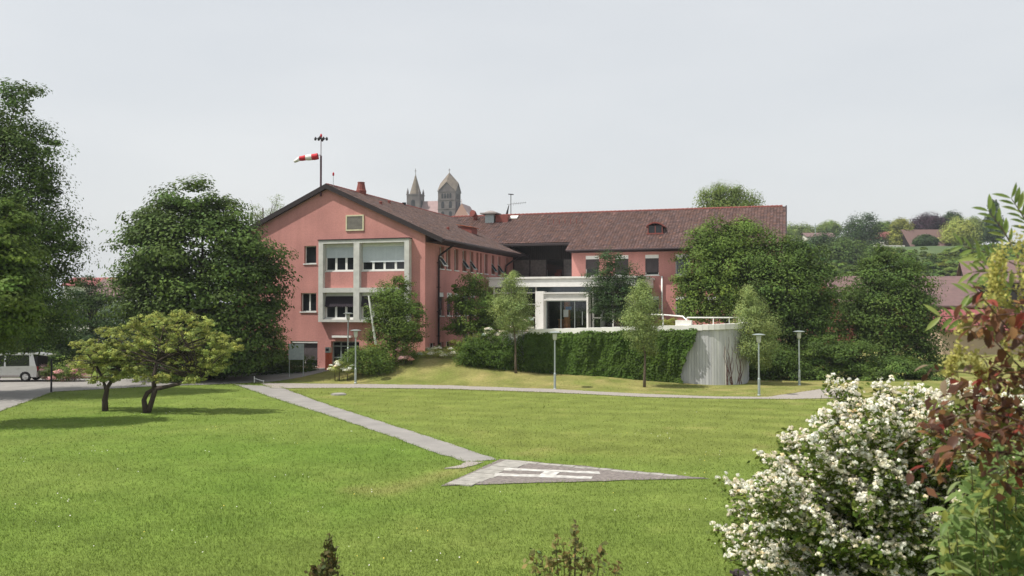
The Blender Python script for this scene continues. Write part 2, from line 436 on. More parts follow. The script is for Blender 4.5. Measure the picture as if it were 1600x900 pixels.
# ------------------------------------------------------------------ ground sheet
def poly_world(pxs): return np.array([G(*p)[:2] for p in pxs])
def inpoly(x, y, P):
    ins = np.zeros(len(x), bool); j = len(P) - 1
    for i in range(len(P)):
        xi, yi = P[i]; xj, yj = P[j]
        c = ((yi > y) != (yj > y)) & (x < (xj - xi) * (y - yi) / (yj - yi + 1e-12) + xi)
        ins ^= c; j = i
    return ins
DIAG_L = [(364, 600.5), (421, 620), (520, 651.5), (610, 681.5), (670, 704), (729, 722.5)]
DIAG_R = [(439, 604.5), (470, 617), (520, 635), (610, 663.5), (700, 692), (777, 718.5)]
arc_pts = np.array([G(*p)[:2] for p in ((720, 733), (660, 752), (600, 768), (560, 764))])
diag_mid = np.array([G(*p)[:2] for p in ((400, 606), (560, 650), (760, 722))])
def lawn_rgb(x, y):
    u, v = w2uv(x, y)
    n1 = fbm(x * .16, y * .16); n2 = fbm(x * .9 + 40, y * .9); n3 = fbm(x * .05 + 9, y * .05)
    left = np.array([.148, .202, .044]); right = np.array([.178, .195, .052]); dry = np.array([.27, .235, .095]); lush = np.array([.118, .188, .033])
    xd = np.interp(y, diag_mid[::-1, 1], diag_mid[::-1, 0])
    far = np.clip((y - 27.5) / 3, 0, 1)
    side = np.clip((x - xd) / 2.0, 0, 1) * far
    mound = np.clip((v + 9.5) / 2.5, 0, 1) * np.clip((u + 13) / 3, 0, 1)
    w = np.clip(side * (.6 + .8 * (n1 - .5)), 0, 1)[:, None]
    c = left * (1 - w) + right * w
    k = np.clip((n1 - .42) * 3.0, 0, .9)[:, None] * (1 - w); c = c * (1 - k) + lush * k
    dr = np.clip(mound * (.35 + 1.5 * (n2 - .42) + .8 * (n1 - .4)), 0, 1)
    dr = np.maximum(dr, np.clip((n2 - .56) * 1.8 + (n3 - .55), 0, .5) * (.25 + .6 * side))
    # mower stripes parallel to the path
    st = np.sin(v * 2.6 + 5 * n1 + u * .02) * .5 * (.3 + 1.4 * n3) + .5
    c = c * (1 + ((side * .15 + .03) * (st - .5))[:, None])
    # worn turning arc beside the helipad
    dm = np.full(len(x), 99.)
    for i in range(len(arc_pts) - 1):
        a, b2 = arc_pts[i], arc_pts[i + 1]; ab = b2 - a
        t = np.clip(((x - a[0]) * ab[0] + (y - a[1]) * ab[1]) / (ab @ ab), 0, 1)
        dm = np.minimum(dm, np.hypot(x - a[0] - ab[0] * t, y - a[1] - ab[1] * t))
    dr = np.maximum(dr, np.clip(1 - dm / .75, 0, 1) * .5 * (.4 + n2))
    dr = np.clip(dr, 0, 1)[:, None]
    c = c * (1 - dr) + dry * dr
    return c * (.84 + .32 * n2)[:, None]

def axis_lines(lo, hi, step, far):
    a = np.arange(lo, hi + 1e-6, step); g = [hi]; s = step
    while g[-1] < far: s *= 1.7; g.append(g[-1] + s)
    h = [lo]; s = step
    while h[-1] > -far: s *= 1.7; h.append(h[-1] - s)
    return np.concatenate([np.array(h[1:][::-1]), a, np.array(g[1:])])
gx = axis_lines(-48, 48, .4, 4000); gy = axis_lines(8, 92, .4, 4000)
X, Y = np.meshgrid(gx, gy); xs, ys = X.ravel(), Y.ravel(); zs = terrain(xs, ys)
nx, ny = len(gx), len(gy)
ii = (np.arange(ny - 1)[:, None] * nx + np.arange(nx - 1)[None]).ravel()
faces = np.stack([ii, ii + 1, ii + nx + 1, ii + nx], 1)
me = bpy.data.meshes.new('ground')
me.vertices.add(len(xs)); me.vertices.foreach_set('co', np.stack([xs, ys, zs], 1).astype(np.float32).ravel())
me.loops.add(faces.size); me.loops.foreach_set('vertex_index', faces.astype(np.int32).ravel())
me.polygons.add(len(faces)); me.polygons.foreach_set('loop_start', np.arange(0, faces.size, 4, dtype=np.int32))
me.polygons.foreach_set('use_smooth', np.ones(len(faces), bool))
at = me.color_attributes.new('tone', 'FLOAT_COLOR', 'POINT')
cc = np.ones((len(xs), 4), np.float32); cc[:, :3] = lawn_rgb(xs, ys); at.data.foreach_set('color', cc.ravel())
me.materials.append(M['lawn']); me.update(calc_edges=True)
tag(link('ground', me), kind='structure')

def resample(pxs, n):
    P = np.array([G(*p)[:2] for p in pxs]); t = np.linspace(0, len(P) - 1, n)
    return np.stack([np.interp(t, np.arange(len(P)), P[:, k]) for k in (0, 1)], 1)
def strip(name, A, B, mtl, lift, n=60, m=8, wob=.06, parent=None, kind='structure'):
    a, b2 = resample(A, n), resample(B, n)
    a = a + (np.stack([fbm(a[:, 0] * 2, a[:, 1] * 2), fbm(a[:, 0] * 2 + 9, a[:, 1] * 2)], 1) - .5) * wob * 4
    b2 = b2 + (np.stack([fbm(b2[:, 0] * 2, b2[:, 1] * 2), fbm(b2[:, 0] * 2 + 9, b2[:, 1] * 2)], 1) - .5) * wob * 4
    mb = MB()
    for i in range(n):
        for j in range(m + 1):
            p = a[i] + (b2[i] - a[i]) * j / m
            mb.v.append((p[0], p[1], float(terrain(p[0], p[1])) + lift))
    for i in range(n - 1):
        for j in range(m):
            q = i * (m + 1) + j; mb.f.append((q, q + m + 1, q + m + 2, q + 1))
    o = mb.build(name, mtl, parent, smooth=True)
    for p in o.data.polygons:
        if p.normal.z < 0: p.flip()
    if kind: tag(o, kind=kind)
    return o, np.concatenate([a, b2[::-1]])
no_grass = []
o, P = strip('driveway', [(-420, 770), (0, 643), (85, 612.5), (210, 605.5), (370, 599.5), (432, 596), (524, 577)],
             [(-420, 592), (0, 591), (110, 592), (230, 592), (350, 590.5), (440, 583), (506, 571.5)], M['asphalt'], .018, n=90, m=12); no_grass.append(P)
o, P = strip('diagonal_path', DIAG_L, DIAG_R, M['asphalt'], .013, n=90, m=6, wob=.05); no_grass.append(P)
o, P = strip('path', [(425, 607), (560, 606.5), (700, 608), (860, 613.5), (1000, 620.5), (1120, 623.5), (1236, 624), (1338, 622)],
             [(405, 598.5), (560, 600.5), (700, 602.5), (860, 608), (1000, 615.5), (1120, 620), (1200, 620.5), (1296, 606)], M['gravel'], .022, n=120, m=5, wob=.05); no_grass.append(P)
# kerb behind the driveway
kb = MB(); kp = resample([(-200, 590.5), (110, 591), (230, 591), (350, 589.5), (440, 582), (506, 570.5)], 60)
for i in range(59):
    a, b2 = kp[i], kp[i + 1]; d = (b2 - a) / np.linalg.norm(b2 - a); nn = np.array([-d[1], d[0]]) * .14
    z0, z1 = float(terrain(*a)), float(terrain(*b2))
    kb.hexa([(*a, z0 - .1), (*b2, z1 - .1), (*(b2 + nn), z1 - .1), (*(a + nn), z0 - .1), (*a, z0 + .13), (*b2, z1 + .13), (*(b2 + nn), z1 + .13), (*(a + nn), z0 + .13)])
tag(kb.build('kerb', M['slab']), kind='structure')

# helipad: triangular chippings pad with edging slabs and painted H
pad_px = [(690, 760), (800, 756.5), (900, 753.5), (1000, 750.5), (1112, 748.5), (1000, 737.5), (900, 728), (782, 718)]
pad = poly_world(pad_px)
mb = MB(); cx, cy = pad.mean(0)
pp = []
for i in range(len(pad)):
    a, b2 = pad[i], pad[(i + 1) % len(pad)]
    for k in range(8):
        p = a + (b2 - a) * k / 8; w = (fbm(np.array([p[0] * 3]), np.array([p[1] * 3]))[0] - .5) * .22
        pp.append((p[0] + w, p[1] + w, .021))
for i in range(len(pp)): mb.poly([(cx, cy, .021), pp[i], pp[(i + 1) % len(pp)]])
hp = tag(mb.build('helipad', mat('helipad_chippings', (.235, .205, .19), (.125, .11, .105), rough=.95, scale=9, bump=.5, bscale=60, detail=10)), kind='structure'); no_grass.append(pad)
# apron of chippings between path and pad
o, P = strip('gravel_apron', [(694, 733.5), (713, 728), (731, 722)], [(722, 732), (738, 728), (757, 722.5)], M['gravel'], .017, n=12, m=3); no_grass.append(P)
def slabs(A, B, width, n, gap=.02, z=.030, seed=0):
    a, b2 = G(*A)[:2], G(*B)[:2]; d = b2 - a; Ln = np.linalg.norm(d); d = d / Ln; nn = np.array([-d[1], d[0]]); r = random.Random(seed)
    s = Ln / n
    for i in range(n):
        p = a + d * (s * i + gap); q = a + d * (s * (i + 1) - gap); w = width * r.uniform(.85, 1.1); o2 = r.uniform(-.04, .04); zz = z + r.uniform(-.004, .006)
        c = [p + nn * o2, q + nn * o2, q + nn * (w + o2), p + nn * (w + o2)]
        mb = MB().hexa([(*k, .0) for k in c] + [(*k, zz) for k in c])
        mb.build('edging_slab', M['slab'], hp)
slabs((699, 757.5), (789, 719.5), -.85, 7, seed=1)
slabs((790, 719.5), (1060, 744), -.24, 14, seed=2, z=.028)
h = MB()
def pquad(mb, c, z):
    w = [G(*p)[:2] for p in c]; mb.hexa([(*k, z - .008) for k in w] + [(*k, z) for k in w])
pquad(h, [(787, 735.6), (938, 742), (936, 738.6), (789, 732.6)], .032)
pquad(h, [(772, 744.6), (924, 750), (926, 746.2), (774, 741)], .032)
pquad(h, [(842, 744.2), (867, 745.2), (876, 738.3), (852, 737.3)], .034)
ho = h.build('letter_h_marking', M['roadpaint'], hp)

# ------------------------------------------------------------------ hospital building (local axes u along the gable, v receding)
hos = empty('hospital_building', (C0[0], C0[1], 0), -TH, 'large pink rendered hospital building with brown tiled gable roof and glazed entrance', 'building')
class Pl:
    def __init__(s, o, a, n): s.o = Vector(o); s.a = Vector(a); s.n = Vector(n)
    def p(s, a, z, d=0): return tuple(s.o + s.a * a + Vector((0, 0, z)) + s.n * d)
    def box(s, mb, a0, a1, z0, z1, d0, d1):
        return mb.hexa([s.p(a0, z0, d1), s.p(a1, z0, d1), s.p(a1, z0, d0), s.p(a0, z0, d0), s.p(a0, z1, d1), s.p(a1, z1, d1), s.p(a1, z1, d0), s.p(a0, z1, d0)])
GAB = Pl((0, 0, 0), (1, 0, 0), (0, -1, 0))
SID = Pl((0, 0, 0), (0, 1, 0), (1, 0, 0))
RWG = Pl((0, 18, 0), (1, 0, 0), (0, -1, 0))
PAV = Pl((0, 12, 0), (1, 0, 0), (0, -1, 0))
REC = Pl((0, 21, 0), (1, 0, 0), (0, -1, 0))
def wall(name, pl, a0, a1, z0, z1, holes, mtl, thick=.35, parent=None):
    mb = MB()
    A = sorted({a0, a1, *[h[0] for h in holes], *[h[1] for h in holes]}); Z = sorted({z0, z1, *[h[2] for h in holes], *[h[3] for h in holes]})
    for i in range(len(A) - 1):
        for j in range(len(Z) - 1):
            ca, cz = (A[i] + A[i+1]) / 2, (Z[j] + Z[j+1]) / 2
            if any(h[0] < ca < h[1] and h[2] < cz < h[3] for h in holes): continue
            mb.poly([pl.p(A[i], Z[j]), pl.p(A[i+1], Z[j]), pl.p(A[i+1], Z[j+1]), pl.p(A[i], Z[j+1])])
    for h in holes:
        b0, b1, y0, y1 = h[:4]
        mb.poly([pl.p(b0, y0), pl.p(b1, y0), pl.p(b1, y0, -thick), pl.p(b0, y0, -thick)])
        mb.poly([pl.p(b0, y1, -thick), pl.p(b1, y1, -thick), pl.p(b1, y1), pl.p(b0, y1)])
        mb.poly([pl.p(b0, y0, -thick), pl.p(b0, y1, -thick), pl.p(b0, y1), pl.p(b0, y0)])
        mb.poly([pl.p(b1, y0), pl.p(b1, y1), pl.p(b1, y1, -thick), pl.p(b1, y0, -thick)])
    return mb.build(name, mtl, parent or hos)
def window(pl, a0, a1, z0, z1, n=1, depth=.2, fr=.06, framem='white', panem='pane', box=0, blind=None, sill=True, mid=None, label=None, slat=False, awn=0):
    """frame bars (the part) with panes, box, blind and sill below it"""
    mb = MB(); d0, d1 = -depth - .06, -depth
    top = z1 - box
    pl.box(mb, a0, a1, z0, z0 + fr, d0, d1); pl.box(mb, a0, a1, top - fr, top, d0, d1)
    w = (a1 - a0) / n
    pl.box(mb, a0, a0 + fr, z0 + fr, top - fr, d0, d1); pl.box(mb, a1 - fr, a1, z0 + fr, top - fr, d0, d1)
    for i in range(1, n): pl.box(mb, a0 + w * i - fr, a0 + w * i + fr, z0 + fr, top - fr, d0, d1)
    o = mb.build('window', M[framem], hos)
    if label: o['label'] = label
    for i in range(n):
        pb = MB(); pl.box(pb, a0 + w * i + (fr if i else fr), a0 + w * (i + 1) - fr, z0 + fr, top - fr, d0 + .015, d0 + .035); pb.build('pane', M[panem], o)
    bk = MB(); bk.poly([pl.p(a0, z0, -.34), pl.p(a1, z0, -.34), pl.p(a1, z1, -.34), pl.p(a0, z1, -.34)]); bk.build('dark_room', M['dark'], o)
    if box:
        bb = MB(); pl.box(bb, a0, a1, z1 - box, z1, -depth - .1, -.03); bb.build('roller_box', M['white'], o)
    if sill:
        sb = MB(); pl.box(sb, a0 - .06, a1 + .06, z0 - .07, z0, -depth, .07); sb.build('sill', M['white'], o)
    if blind:
        bz, bm = blind
        sb = MB(); zz = top
        while zz > bz + .01:
            z2 = max(bz, zz - .085)
            sb.hexa([pl.p(a0 + .02, z2, -depth + .035), pl.p(a1 - .02, z2, -depth + .035), pl.p(a1 - .02, z2 + .004, -depth + .05), pl.p(a0 + .02, z2 + .004, -depth + .05),
                     pl.p(a0 + .02, zz - .01, -depth + .015), pl.p(a1 - .02, zz - .01, -depth + .015), pl.p(a1 - .02, zz - .004, -depth + .03), pl.p(a0 + .02, zz - .004, -depth + .03)])
            zz = z2
        sb.build('blind', M[bm], o)
    return o
# --- left wing walls
RZ, RU, SL = 14.0, -7.84, .454          # ridge height (underside a little lower), ridge u, slope
def roofz(u): return RZ - SL * abs(u - RU)
gh = [(-9.78, -8.77, 8.2, 9.52), (-10.05, -8.75, 4.62, 6.0), (-10.9, -8.62, .5, 2.42), (-7.5, -5.2, .4, 2.44),
      (-7.95, -5.45, 7.62, 9.62), (-4.98, -1.42, 7.62, 9.62), (-7.95, -5.45, 4.12, 6.02), (-4.98, -1.42, 4.12, 6.02)]
zE = roofz(0) - .15
wall('wall', GAB, -15.68, 0, -.6, zE, gh, M['plaster'])
mb = MB(); mb.poly([GAB.p(-15.68, zE), GAB.p(0, zE), GAB.p(RU, RZ - .15)]); mb.build('gable', M['plaster'], hos)
sh = []
ups = [(2.75, 3.6), (4.1, 4.95), (5.8, 6.65), (7.6, 8.45), (9.3, 10.1), (10.85, 11.35), (11.75, 12.2), (12.9, 13.7), (14.75, 15.55), (16.5, 17.35), (18.8, 19.6)]
for a, b2 in ups: sh.append((a, b2, 7.82, 9.5))
lows = [(2.5, 3.6), (4.25, 5.3), (5.9, 7.0), (7.7, 8.8), (9.5, 10.6)]
for a, b2 in lows: sh.append((a, b2, 4.3, 6.05))
grs = [(.9, 1.95), (2.5, 3.6), (4.1, 5.25)]
for a, b2 in grs: sh.append((a, b2, 1.72, 2.34))
wall('wall', SID, 0, 22, -.6, zE, sh, M['plaster'])
mb = MB(); mb.poly([(-15.68, 0, -.6), (-15.68, 0, zE), (-15.68, 33, zE), (-15.68, 33, -.6)]); mb.build('wall', M['plaster'], hos)
# gable windows
window(GAB, -9.78, -8.77, 8.2, 9.52, 1, .22)
window(GAB, -10.05, -8.75, 4.62, 6.0, 2, .22)
window(GAB, -10.9, -8.62, .5, 2.42, 2, .2, framem='offwhite', box=.14, sill=False, blind=(1.0, 'blinddark'))
window(GAB, -7.95, -5.45, 7.62, 9.62, 3, .04, box=.26, blind=(8.58, 'blind'), fr=.085)
window(GAB, -4.98, -1.42, 7.62, 9.62, 4, .04, box=.26, blind=(8.22, 'blind'), fr=.085)
for a0, a1, n in ((-7.95, -5.45, 3), (-4.98, -1.42, 4)):
    o = window(GAB, a0, a1, 4.12, 6.02, n, .04, box=.26, fr=.085)
    ab = MB(); k = 26
    for i in range(k):
        x0 = a0 + .03 + (a1 - a0 - .06) * i / k; x1 = a0 + .03 + (a1 - a0 - .06) * (i + 1) / k; dz = .05 * (i % 2)
        ab.hexa([GAB.p(x0, 5.0 - dz, .22), GAB.p(x1, 5.0 - dz, .22), GAB.p(x1, 5.02 - dz, .2), GAB.p(x0, 5.02 - dz, .2), GAB.p(x0, 5.76, .02), GAB.p(x1, 5.76, .02), GAB.p(x1, 5.76, .0), GAB.p(x0, 5.76, .0)])
    ab.build('awning', M['awning'], o)
# projecting concrete frame: posts, bands, pink spandrels
fb = MB(); P_ = .46
for a0, a1 in ((-8.32, -7.95), (-5.45, -4.98), (-1.42, -1.06)): GAB.box(fb, a0, a1, 3.86, 9.86, .0, P_)
for a0, a1 in ((-7.95, -5.45), (-4.98, -1.42)):
    GAB.box(fb, a0, a1, 9.62, 9.86, .002, P_ - .003); GAB.box(fb, a0, a1, 6.02, 6.36, .002, P_ - .003); GAB.box(fb, a0, a1, 3.86, 4.05, .002, P_ - .003)
fo = fb.build('concrete_frame', M['concrete'], hos)
for a0, a1 in ((-7.95, -5.45), (-4.98, -1.42)):
    pb = MB(); GAB.box(pb, a0, a1, 6.36, 7.52, .003, .14); pb.build('spandrel_panel', M['plaster'], fo)
cb = MB(); GAB.box(cb, -8.37, -1.01, 9.862, 9.93, 0, P_ + .05); cb.build('coping', M['fascia'], fo)
# louvre vent
lb = MB(); a0, a1, z0, z1 = -6.30, -4.84, 10.55, 11.72
GAB.box(lb, a0, a1, z0, z0 + .1, 0, .07); GAB.box(lb, a0, a1, z1 - .1, z1, 0, .07); GAB.box(lb, a0, a0 + .1, z0 + .1, z1 - .1, 0, .068); GAB.box(lb, a1 - .1, a1, z0 + .1, z1 - .1, 0, .068)
lo = lb.build('louvre_vent', M['beige'], hos)
for i in range(11):
    z = z0 + .12 + i * .086
    sb = MB().hexa([GAB.p(a0 + .1, z, .055), GAB.p(a1 - .1, z, .055), GAB.p(a1 - .1, z + .012, .06), GAB.p(a0 + .1, z + .012, .06), GAB.p(a0 + .1, z + .075, .005), GAB.p(a1 - .1, z + .075, .005), GAB.p(a1 - .1, z + .085, .01), GAB.p(a0 + .1, z + .085, .01)])
    sb.build('slat', M['louvre'], lo)
# ground floor door
db = MB(); dz0, dz1 = .4, 2.44; dd0, dd1 = -.33, -.25
for a in (-7.5, -6.85, -5.28): GAB.box(db, a, a + .08, dz0, dz1, dd0, dd1)
for a0, a1 in ((-7.42, -6.85), (-6.77, -5.28)):
    for z in (2.36, 2.02, 1.18): GAB.box(db, a0, a1, z, z + (.08 if z > 2.2 else .09), dd0, dd1)
do = db.build('door', M['metal'], hos)
GAB.box(pb := MB(), -7.42, -5.3, dz0, dz1 - .08, -.345, -.34); pb.build('pane', M['pane'], do)
pb = MB(); GAB.box(pb, -6.7, -6.66, 1.0, 1.5, -.25, -.18); pb.build('handle', M['metal'], do)
pb = MB(); GAB.box(pb, -7.25, -5.72, 2.72, 2.86, 0, .34); pb.build('door_canopy', M['white'], hos)
# side wall windows
tilted = {0, 3, 4, 8, 9}
for i, (a, b2) in enumerate(ups):
    o = window(SID, a, b2, 7.82, 9.5, 1, .24, fr=.05, framem='offwhite', sill=True)
    if i in tilted:
        t = MB(); zt, zb, out = 8.75, 8.0, .55
        f = lambda A_, s: SID.p(A_, zt + (zb - zt) * s, -.2 + out * s)
        g = lambda A_, s: SID.p(A_, zt + (zb - zt) * s + .04, -.18 + out * s)
        for s0, s1, x0, x1 in ((0, .1, a, b2), (.9, 1, a, b2), (.1, .9, a, a + .09), (.1, .9, b2 - .09, b2)):
            t.hexa([f(x0, s0), f(x1, s0), f(x1, s1), f(x0, s1), g(x0, s0), g(x1, s0), g(x1, s1), g(x0, s1)])
        t.build('open_sash', M['white'] if i == 0 else M['metal'], o)
        t = MB().hexa([f(a + .09, .1), f(b2 - .09, .1), f(b2 - .09, .9), f(a + .09, .9)] + [tuple(Vector(q) + Vector((.02, 0, .02))) for q in (f(a + .09, .1), f(b2 - .09, .1), f(b2 - .09, .9), f(a + .09, .9))])
        t.build('pane', M['paneblue'], o)
for a, b2 in lows: window(SID, a, b2, 4.3, 6.05, 1, .2, fr=.05, framem='offwhite', box=.33, blind=(4.75, 'blinddark'))
for a, b2 in grs: window(SID, a, b2, 1.72, 2.34, 2, .2, fr=.04, framem='offwhite', sill=False)
# --- right wing walls and windows
rh = []
rups = [(7.65, 8.86), (10.25, 11.45), (12.91, 14.08), (15.5, 16.7), (18.1, 19.3), (20.7, 21.9)]
for a, b2 in rups: rh.append((a, b2, 7.72, 9.48))
rlows = [(12.9, 14.08), (15.5, 16.7), (18.1, 19.3), (20.7, 21.9)]
for a, b2 in rlows: rh.append((a, b2, 4.25, 5.9))
wall('wall', RWG, 6.4, 24, -.6, 9.95, rh, M['plaster'])
for i, (a, b2) in enumerate(rups):
    window(RWG, a, b2, 7.72, 9.48, 1, .12, fr=.07, box=.3, blind=(7.95 if i != 0 else 8.3, 'blinddark') if i != 3 else None, panem='paneblue' if i == 3 else 'pane')
for a, b2 in rlows: window(RWG, a, b2, 4.25, 5.9, 1, .12, fr=.07, box=.3, blind=(5.2, 'blinddark'))
mb = MB(); mb.poly([(24, 18, -.6), (24, 33, -.6), (24, 33, 9.95), (24, 25.2, 13.85), (24, 18, 9.95)]); mb.build('gable', M['plaster'], hos)
mb = MB(); mb.poly([(-15.68, 33, -.6), (24, 33, -.6), (24, 33, 9.95), (-15.68, 33, 9.95)]); mb.build('wall', M['plaster'], hos)
mb = MB(); mb.poly([(6.4, 18, 2), (6.4, 18, 9.95), (6.4, 21, 10.9), (6.4, 21, 2)]); mb.build('wall', M['darkwood'], hos)
# recessed dark timber and glass front over the entrance
mb = MB()
for i in range(32):
    a = .002 + i * .2; REC.box(mb, a + .006, a + .19, 9.45, 11.2, -.12, random.uniform(-.01, .015))
mb.build('timber_cladding', M['darkwood'], hos)
gb = MB()
for a in (.02, 1.6, 3.2, 4.8, 6.3): REC.box(gb, a, a + .09, 7.4, 9.45, -.1, -.02)
for z in (7.4, 9.36): REC.box(gb, .11, 6.3, z, z + .085, -.1, -.022)
go = gb.build('upper_glazing', M['fascia'], hos)
for k in range(4):
    pb = MB(); REC.box(pb, .11 + 1.59 * k, 1.6 + 1.6 * k, 7.48, 9.37, -.08, -.06); pb.build('pane', M['recess'] if k != 2 else M['glass'], go)
pb = MB().box(.02, 6.38, 21.2, 25, 7.38, 7.42); pb.build('upper_floor', M['dark'], hos)
pb = MB(); pb.poly([(.01, 24, 7), (6.39, 24, 7), (6.39, 24, 11.5), (.01, 24, 11.5)]); pb.build('upper_back_wall', M['blinddark'], hos)
for k in range(4):
    pb = MB().box(1.0 + k * 1.4, 1.6 + k * 1.4, 21.9, 22.4, 7.42, 8.15 + .1 * (k % 2)); pb.box(1.05 + k * 1.4, 1.55 + k * 1.4, 22.4, 22.5, 7.42, 8.5); pb.build('chair', M['white'] if k % 2 else M['clay'], hos)
# --- entrance pavilion
pv = MB(); PAV.box(pv, .9, 13.6, 6.62, 7.28, -9, .6); PAV.box(pv, .75, 13.75, 7.283, 7.44, -9, .75)
po = pv.build('entrance_roof', M['offwhite'], hos)
pf = MB(); PAV.box(pf, .92, 13.58, 6.62, 7.2, .6, .64); pf.build('white_fascia', M['white'], po)
gb = MB()
for a in (1.1, 2.6, 4.75, 9.55, 11.2, 12.95): PAV.box(gb, a, a + .13, 2.95, 6.62, -.16, .0)
for a0, a1 in ((1.23, 2.6), (2.73, 4.75), (9.68, 11.2), (11.33, 12.95)):
    for z in (2.95, 4.05, 5.15, 6.1): PAV.box(gb, a0, a1, z, z + .09, -.14, -.02)
PAV.box(gb, 4.88, 9.55, 6.1, 6.2, -.14, -.02)
go = gb.build('entrance_glazing', M['white'], hos)
for a0, a1 in ((1.23, 2.6), (2.73, 4.75), (9.68, 11.2), (11.33, 12.95)):
    for z, z2 in ((3.04, 4.05), (4.14, 5.15), (5.24, 6.1), (6.19, 6.62)):
        pb = MB(); PAV.box(pb, a0, a1, z, z2, -.1, -.08); pb.build('pane', M['glass'] if z < 6 else M['paneblue'], go)
pb = MB(); PAV.box(pb, 4.88, 9.55, 6.2, 6.62, -.1, -.08); pb.build('pane', M['paneblue'], go)
# white entrance portal
pt = MB(); PAV.box(pt, 5.05, 5.72, 2.95, 6.25, -.1, 1.0); PAV.box(pt, 9.3, 9.44, 2.95, 6.05, -.1, 1.0); PAV.box(pt, 5.72, 9.44, 6.052, 6.14, -.1, 1.003); PAV.box(pt, 5.722, 9.298, 5.5, 5.6, .3, .98)
pto = pt.build('entrance_portal', M['offwhite'], hos)
pb = MB(); PAV.box(pb, 5.725, 9.295, 5.62, 6.03, .35, .88); pb.build('blind_box', M['concrete'], pto)
db = MB()
for a in (5.74, 6.95, 8.1, 9.2): PAV.box(db, a, a + .06, 2.95, 5.5, .1, .16)
PAV.box(db, 5.8, 9.2, 5.42, 5.498, .1, .158)
do = db.build('sliding_door', M['metal'], hos)
for a0, a1 in ((5.8, 6.95), (7.01, 8.1), (8.16, 9.2)):
    pb = MB(); PAV.box(pb, a0, a1, 2.97, 5.42, .12, .135); pb.build('pane', M['glass'], do)
pb = MB(); PAV.box(pb, 8.75, 8.8, 3.5, 4.6, .16, .22); pb.build('handle', M['metal'], do)
# lobby inside
lb = MB().box(.95, 13.5, 12.2, 20.8, 2.9, 2.96); lb.build('lobby_floor', M['cartrim'], hos)
lb = MB(); lb.poly([(.9, 17.5, 2.9), (13.5, 17.5, 2.9), (13.5, 17.5, 6.62), (.9, 17.5, 6.62)]); lb.poly([(13.45, 12.2, 2.9), (13.45, 17.5, 2.9), (13.45, 17.5, 6.6), (13.45, 12.2, 6.6)]); lb.build('lobby_wall', M['dark'], hos)
cl = MB().lathe((7.35, 12.45, 2.96), [(.26, 0), (.26, 3.6)], 18); cl = cl.build('timber_column', M['wood'], hos, smooth=True)
nb_ = MB(); PAV.box(nb_, 7.12, 7.52, 4.15, 4.75, -.17, -.12); nb_.build('poster', M['white'], cl)
nb_ = MB(); PAV.box(nb_, 7.3, 7.78, 4.75, 5.0, -.17, -.12); nb_.build('blue_notice', mat('blue_board', (.12, .2, .36)), cl)
lb = MB().box(5.9, 7.0, 15, 15.6, 3.85, 3.95).box(5.95, 6.9, 15.05, 15.5, 2.96, 3.85); lb.build('reception_desk', M['wood'], hos)
for a in (9.9, 12.2):
    cb = MB().box(a, a + .35, 13.5, 13.85, 2.96, 6.6); cb.build('lobby_column', M['offwhite'], hos)
for a, h_ in ((10.8, 1.5), (11.9, 1.1), (3.2, 1.3)):
    cb = MB().box(a, a + .7, 14.5, 15, 2.96, 2.96 + h_).box(a + .1, a + .6, 14.45, 14.499, 3.3, 2.86 + h_); cb.build('lobby_cabinet', M['wood'], hos)
# pipes
def pipe(pts, r, m='pipe', name='downpipe'): MB().tube(pts, r, 8).build(name, M[m], hos, smooth=True)
pipe([(1.3, 3.1, 9.85), (1.2, 3.0, 9.7), (.16, 2.3, 8.75), (.13, 2.28, 8.5), (.13, 2.28, 1.5)], .075)
pipe([(1.3, 19.4, 9.85), (1.2, 19.3, 9.7), (.16, 18.5, 8.75), (.13, 18.4, 8.5), (.13, 18.4, 4)], .075)
pipe([(14.36, 17.87, 7.62), (14.36, 17.87, 3)], .075, 'white')
for z in (8.2, 6.4, 4.6, 2.8): MB().box(0, .24, 2.18, 2.38, z, z + .05).build('pipe_bracket', M['pipe'], hos)
# --- roofs
def slab(name, p, th, m, parent=hos):       # p: 4 pts of the top face
    return MB().hexa([(q[0], q[1], q[2] - th) for q in p] + list(p)).build(name, m, parent)
EVU = 1.46; V0 = -.26
zr = roofz(EVU) + .05
slab('roof_deck', [(EVU, V0, zr - .06), (EVU, 20.9, zr - .06), (RU, 25.2, RZ - .01), (RU, V0, RZ - .01)], .16, M['fascia'])
slab('roof_deck', [(RU, V0, RZ - .011), (RU, 25.2, RZ - .011), (-17.1, 25.2, zr - .06), (-17.1, V0, zr - .06)], .16, M['tileflat'])
RS = .506; EVV = 17.1; RRV = 25.2; RRZ = 10.0 + RS * (RRV - EVV)
slab('roof_deck', [(6.1, EVV, 9.94), (24.5, EVV, 9.94), (24.5, RRV, RRZ - .06), (6.1, RRV, RRZ - .06)], .16, M['fascia'])
slab('roof_deck', [(-7.8, 18.5, 9.94 + RS * 1.4), (6.098, 18.5, 9.94 + RS * 1.4), (6.098, RRV, RRZ - .06), (-7.8, RRV, RRZ - .06)], .16, M['fascia'])
slab('roof_deck', [(-17.1, RRV, RRZ - .061), (24.5, RRV, RRZ - .061), (24.5, 33.3, 9.94), (-17.1, 33.3, 9.94)], .16, M['tileflat'])
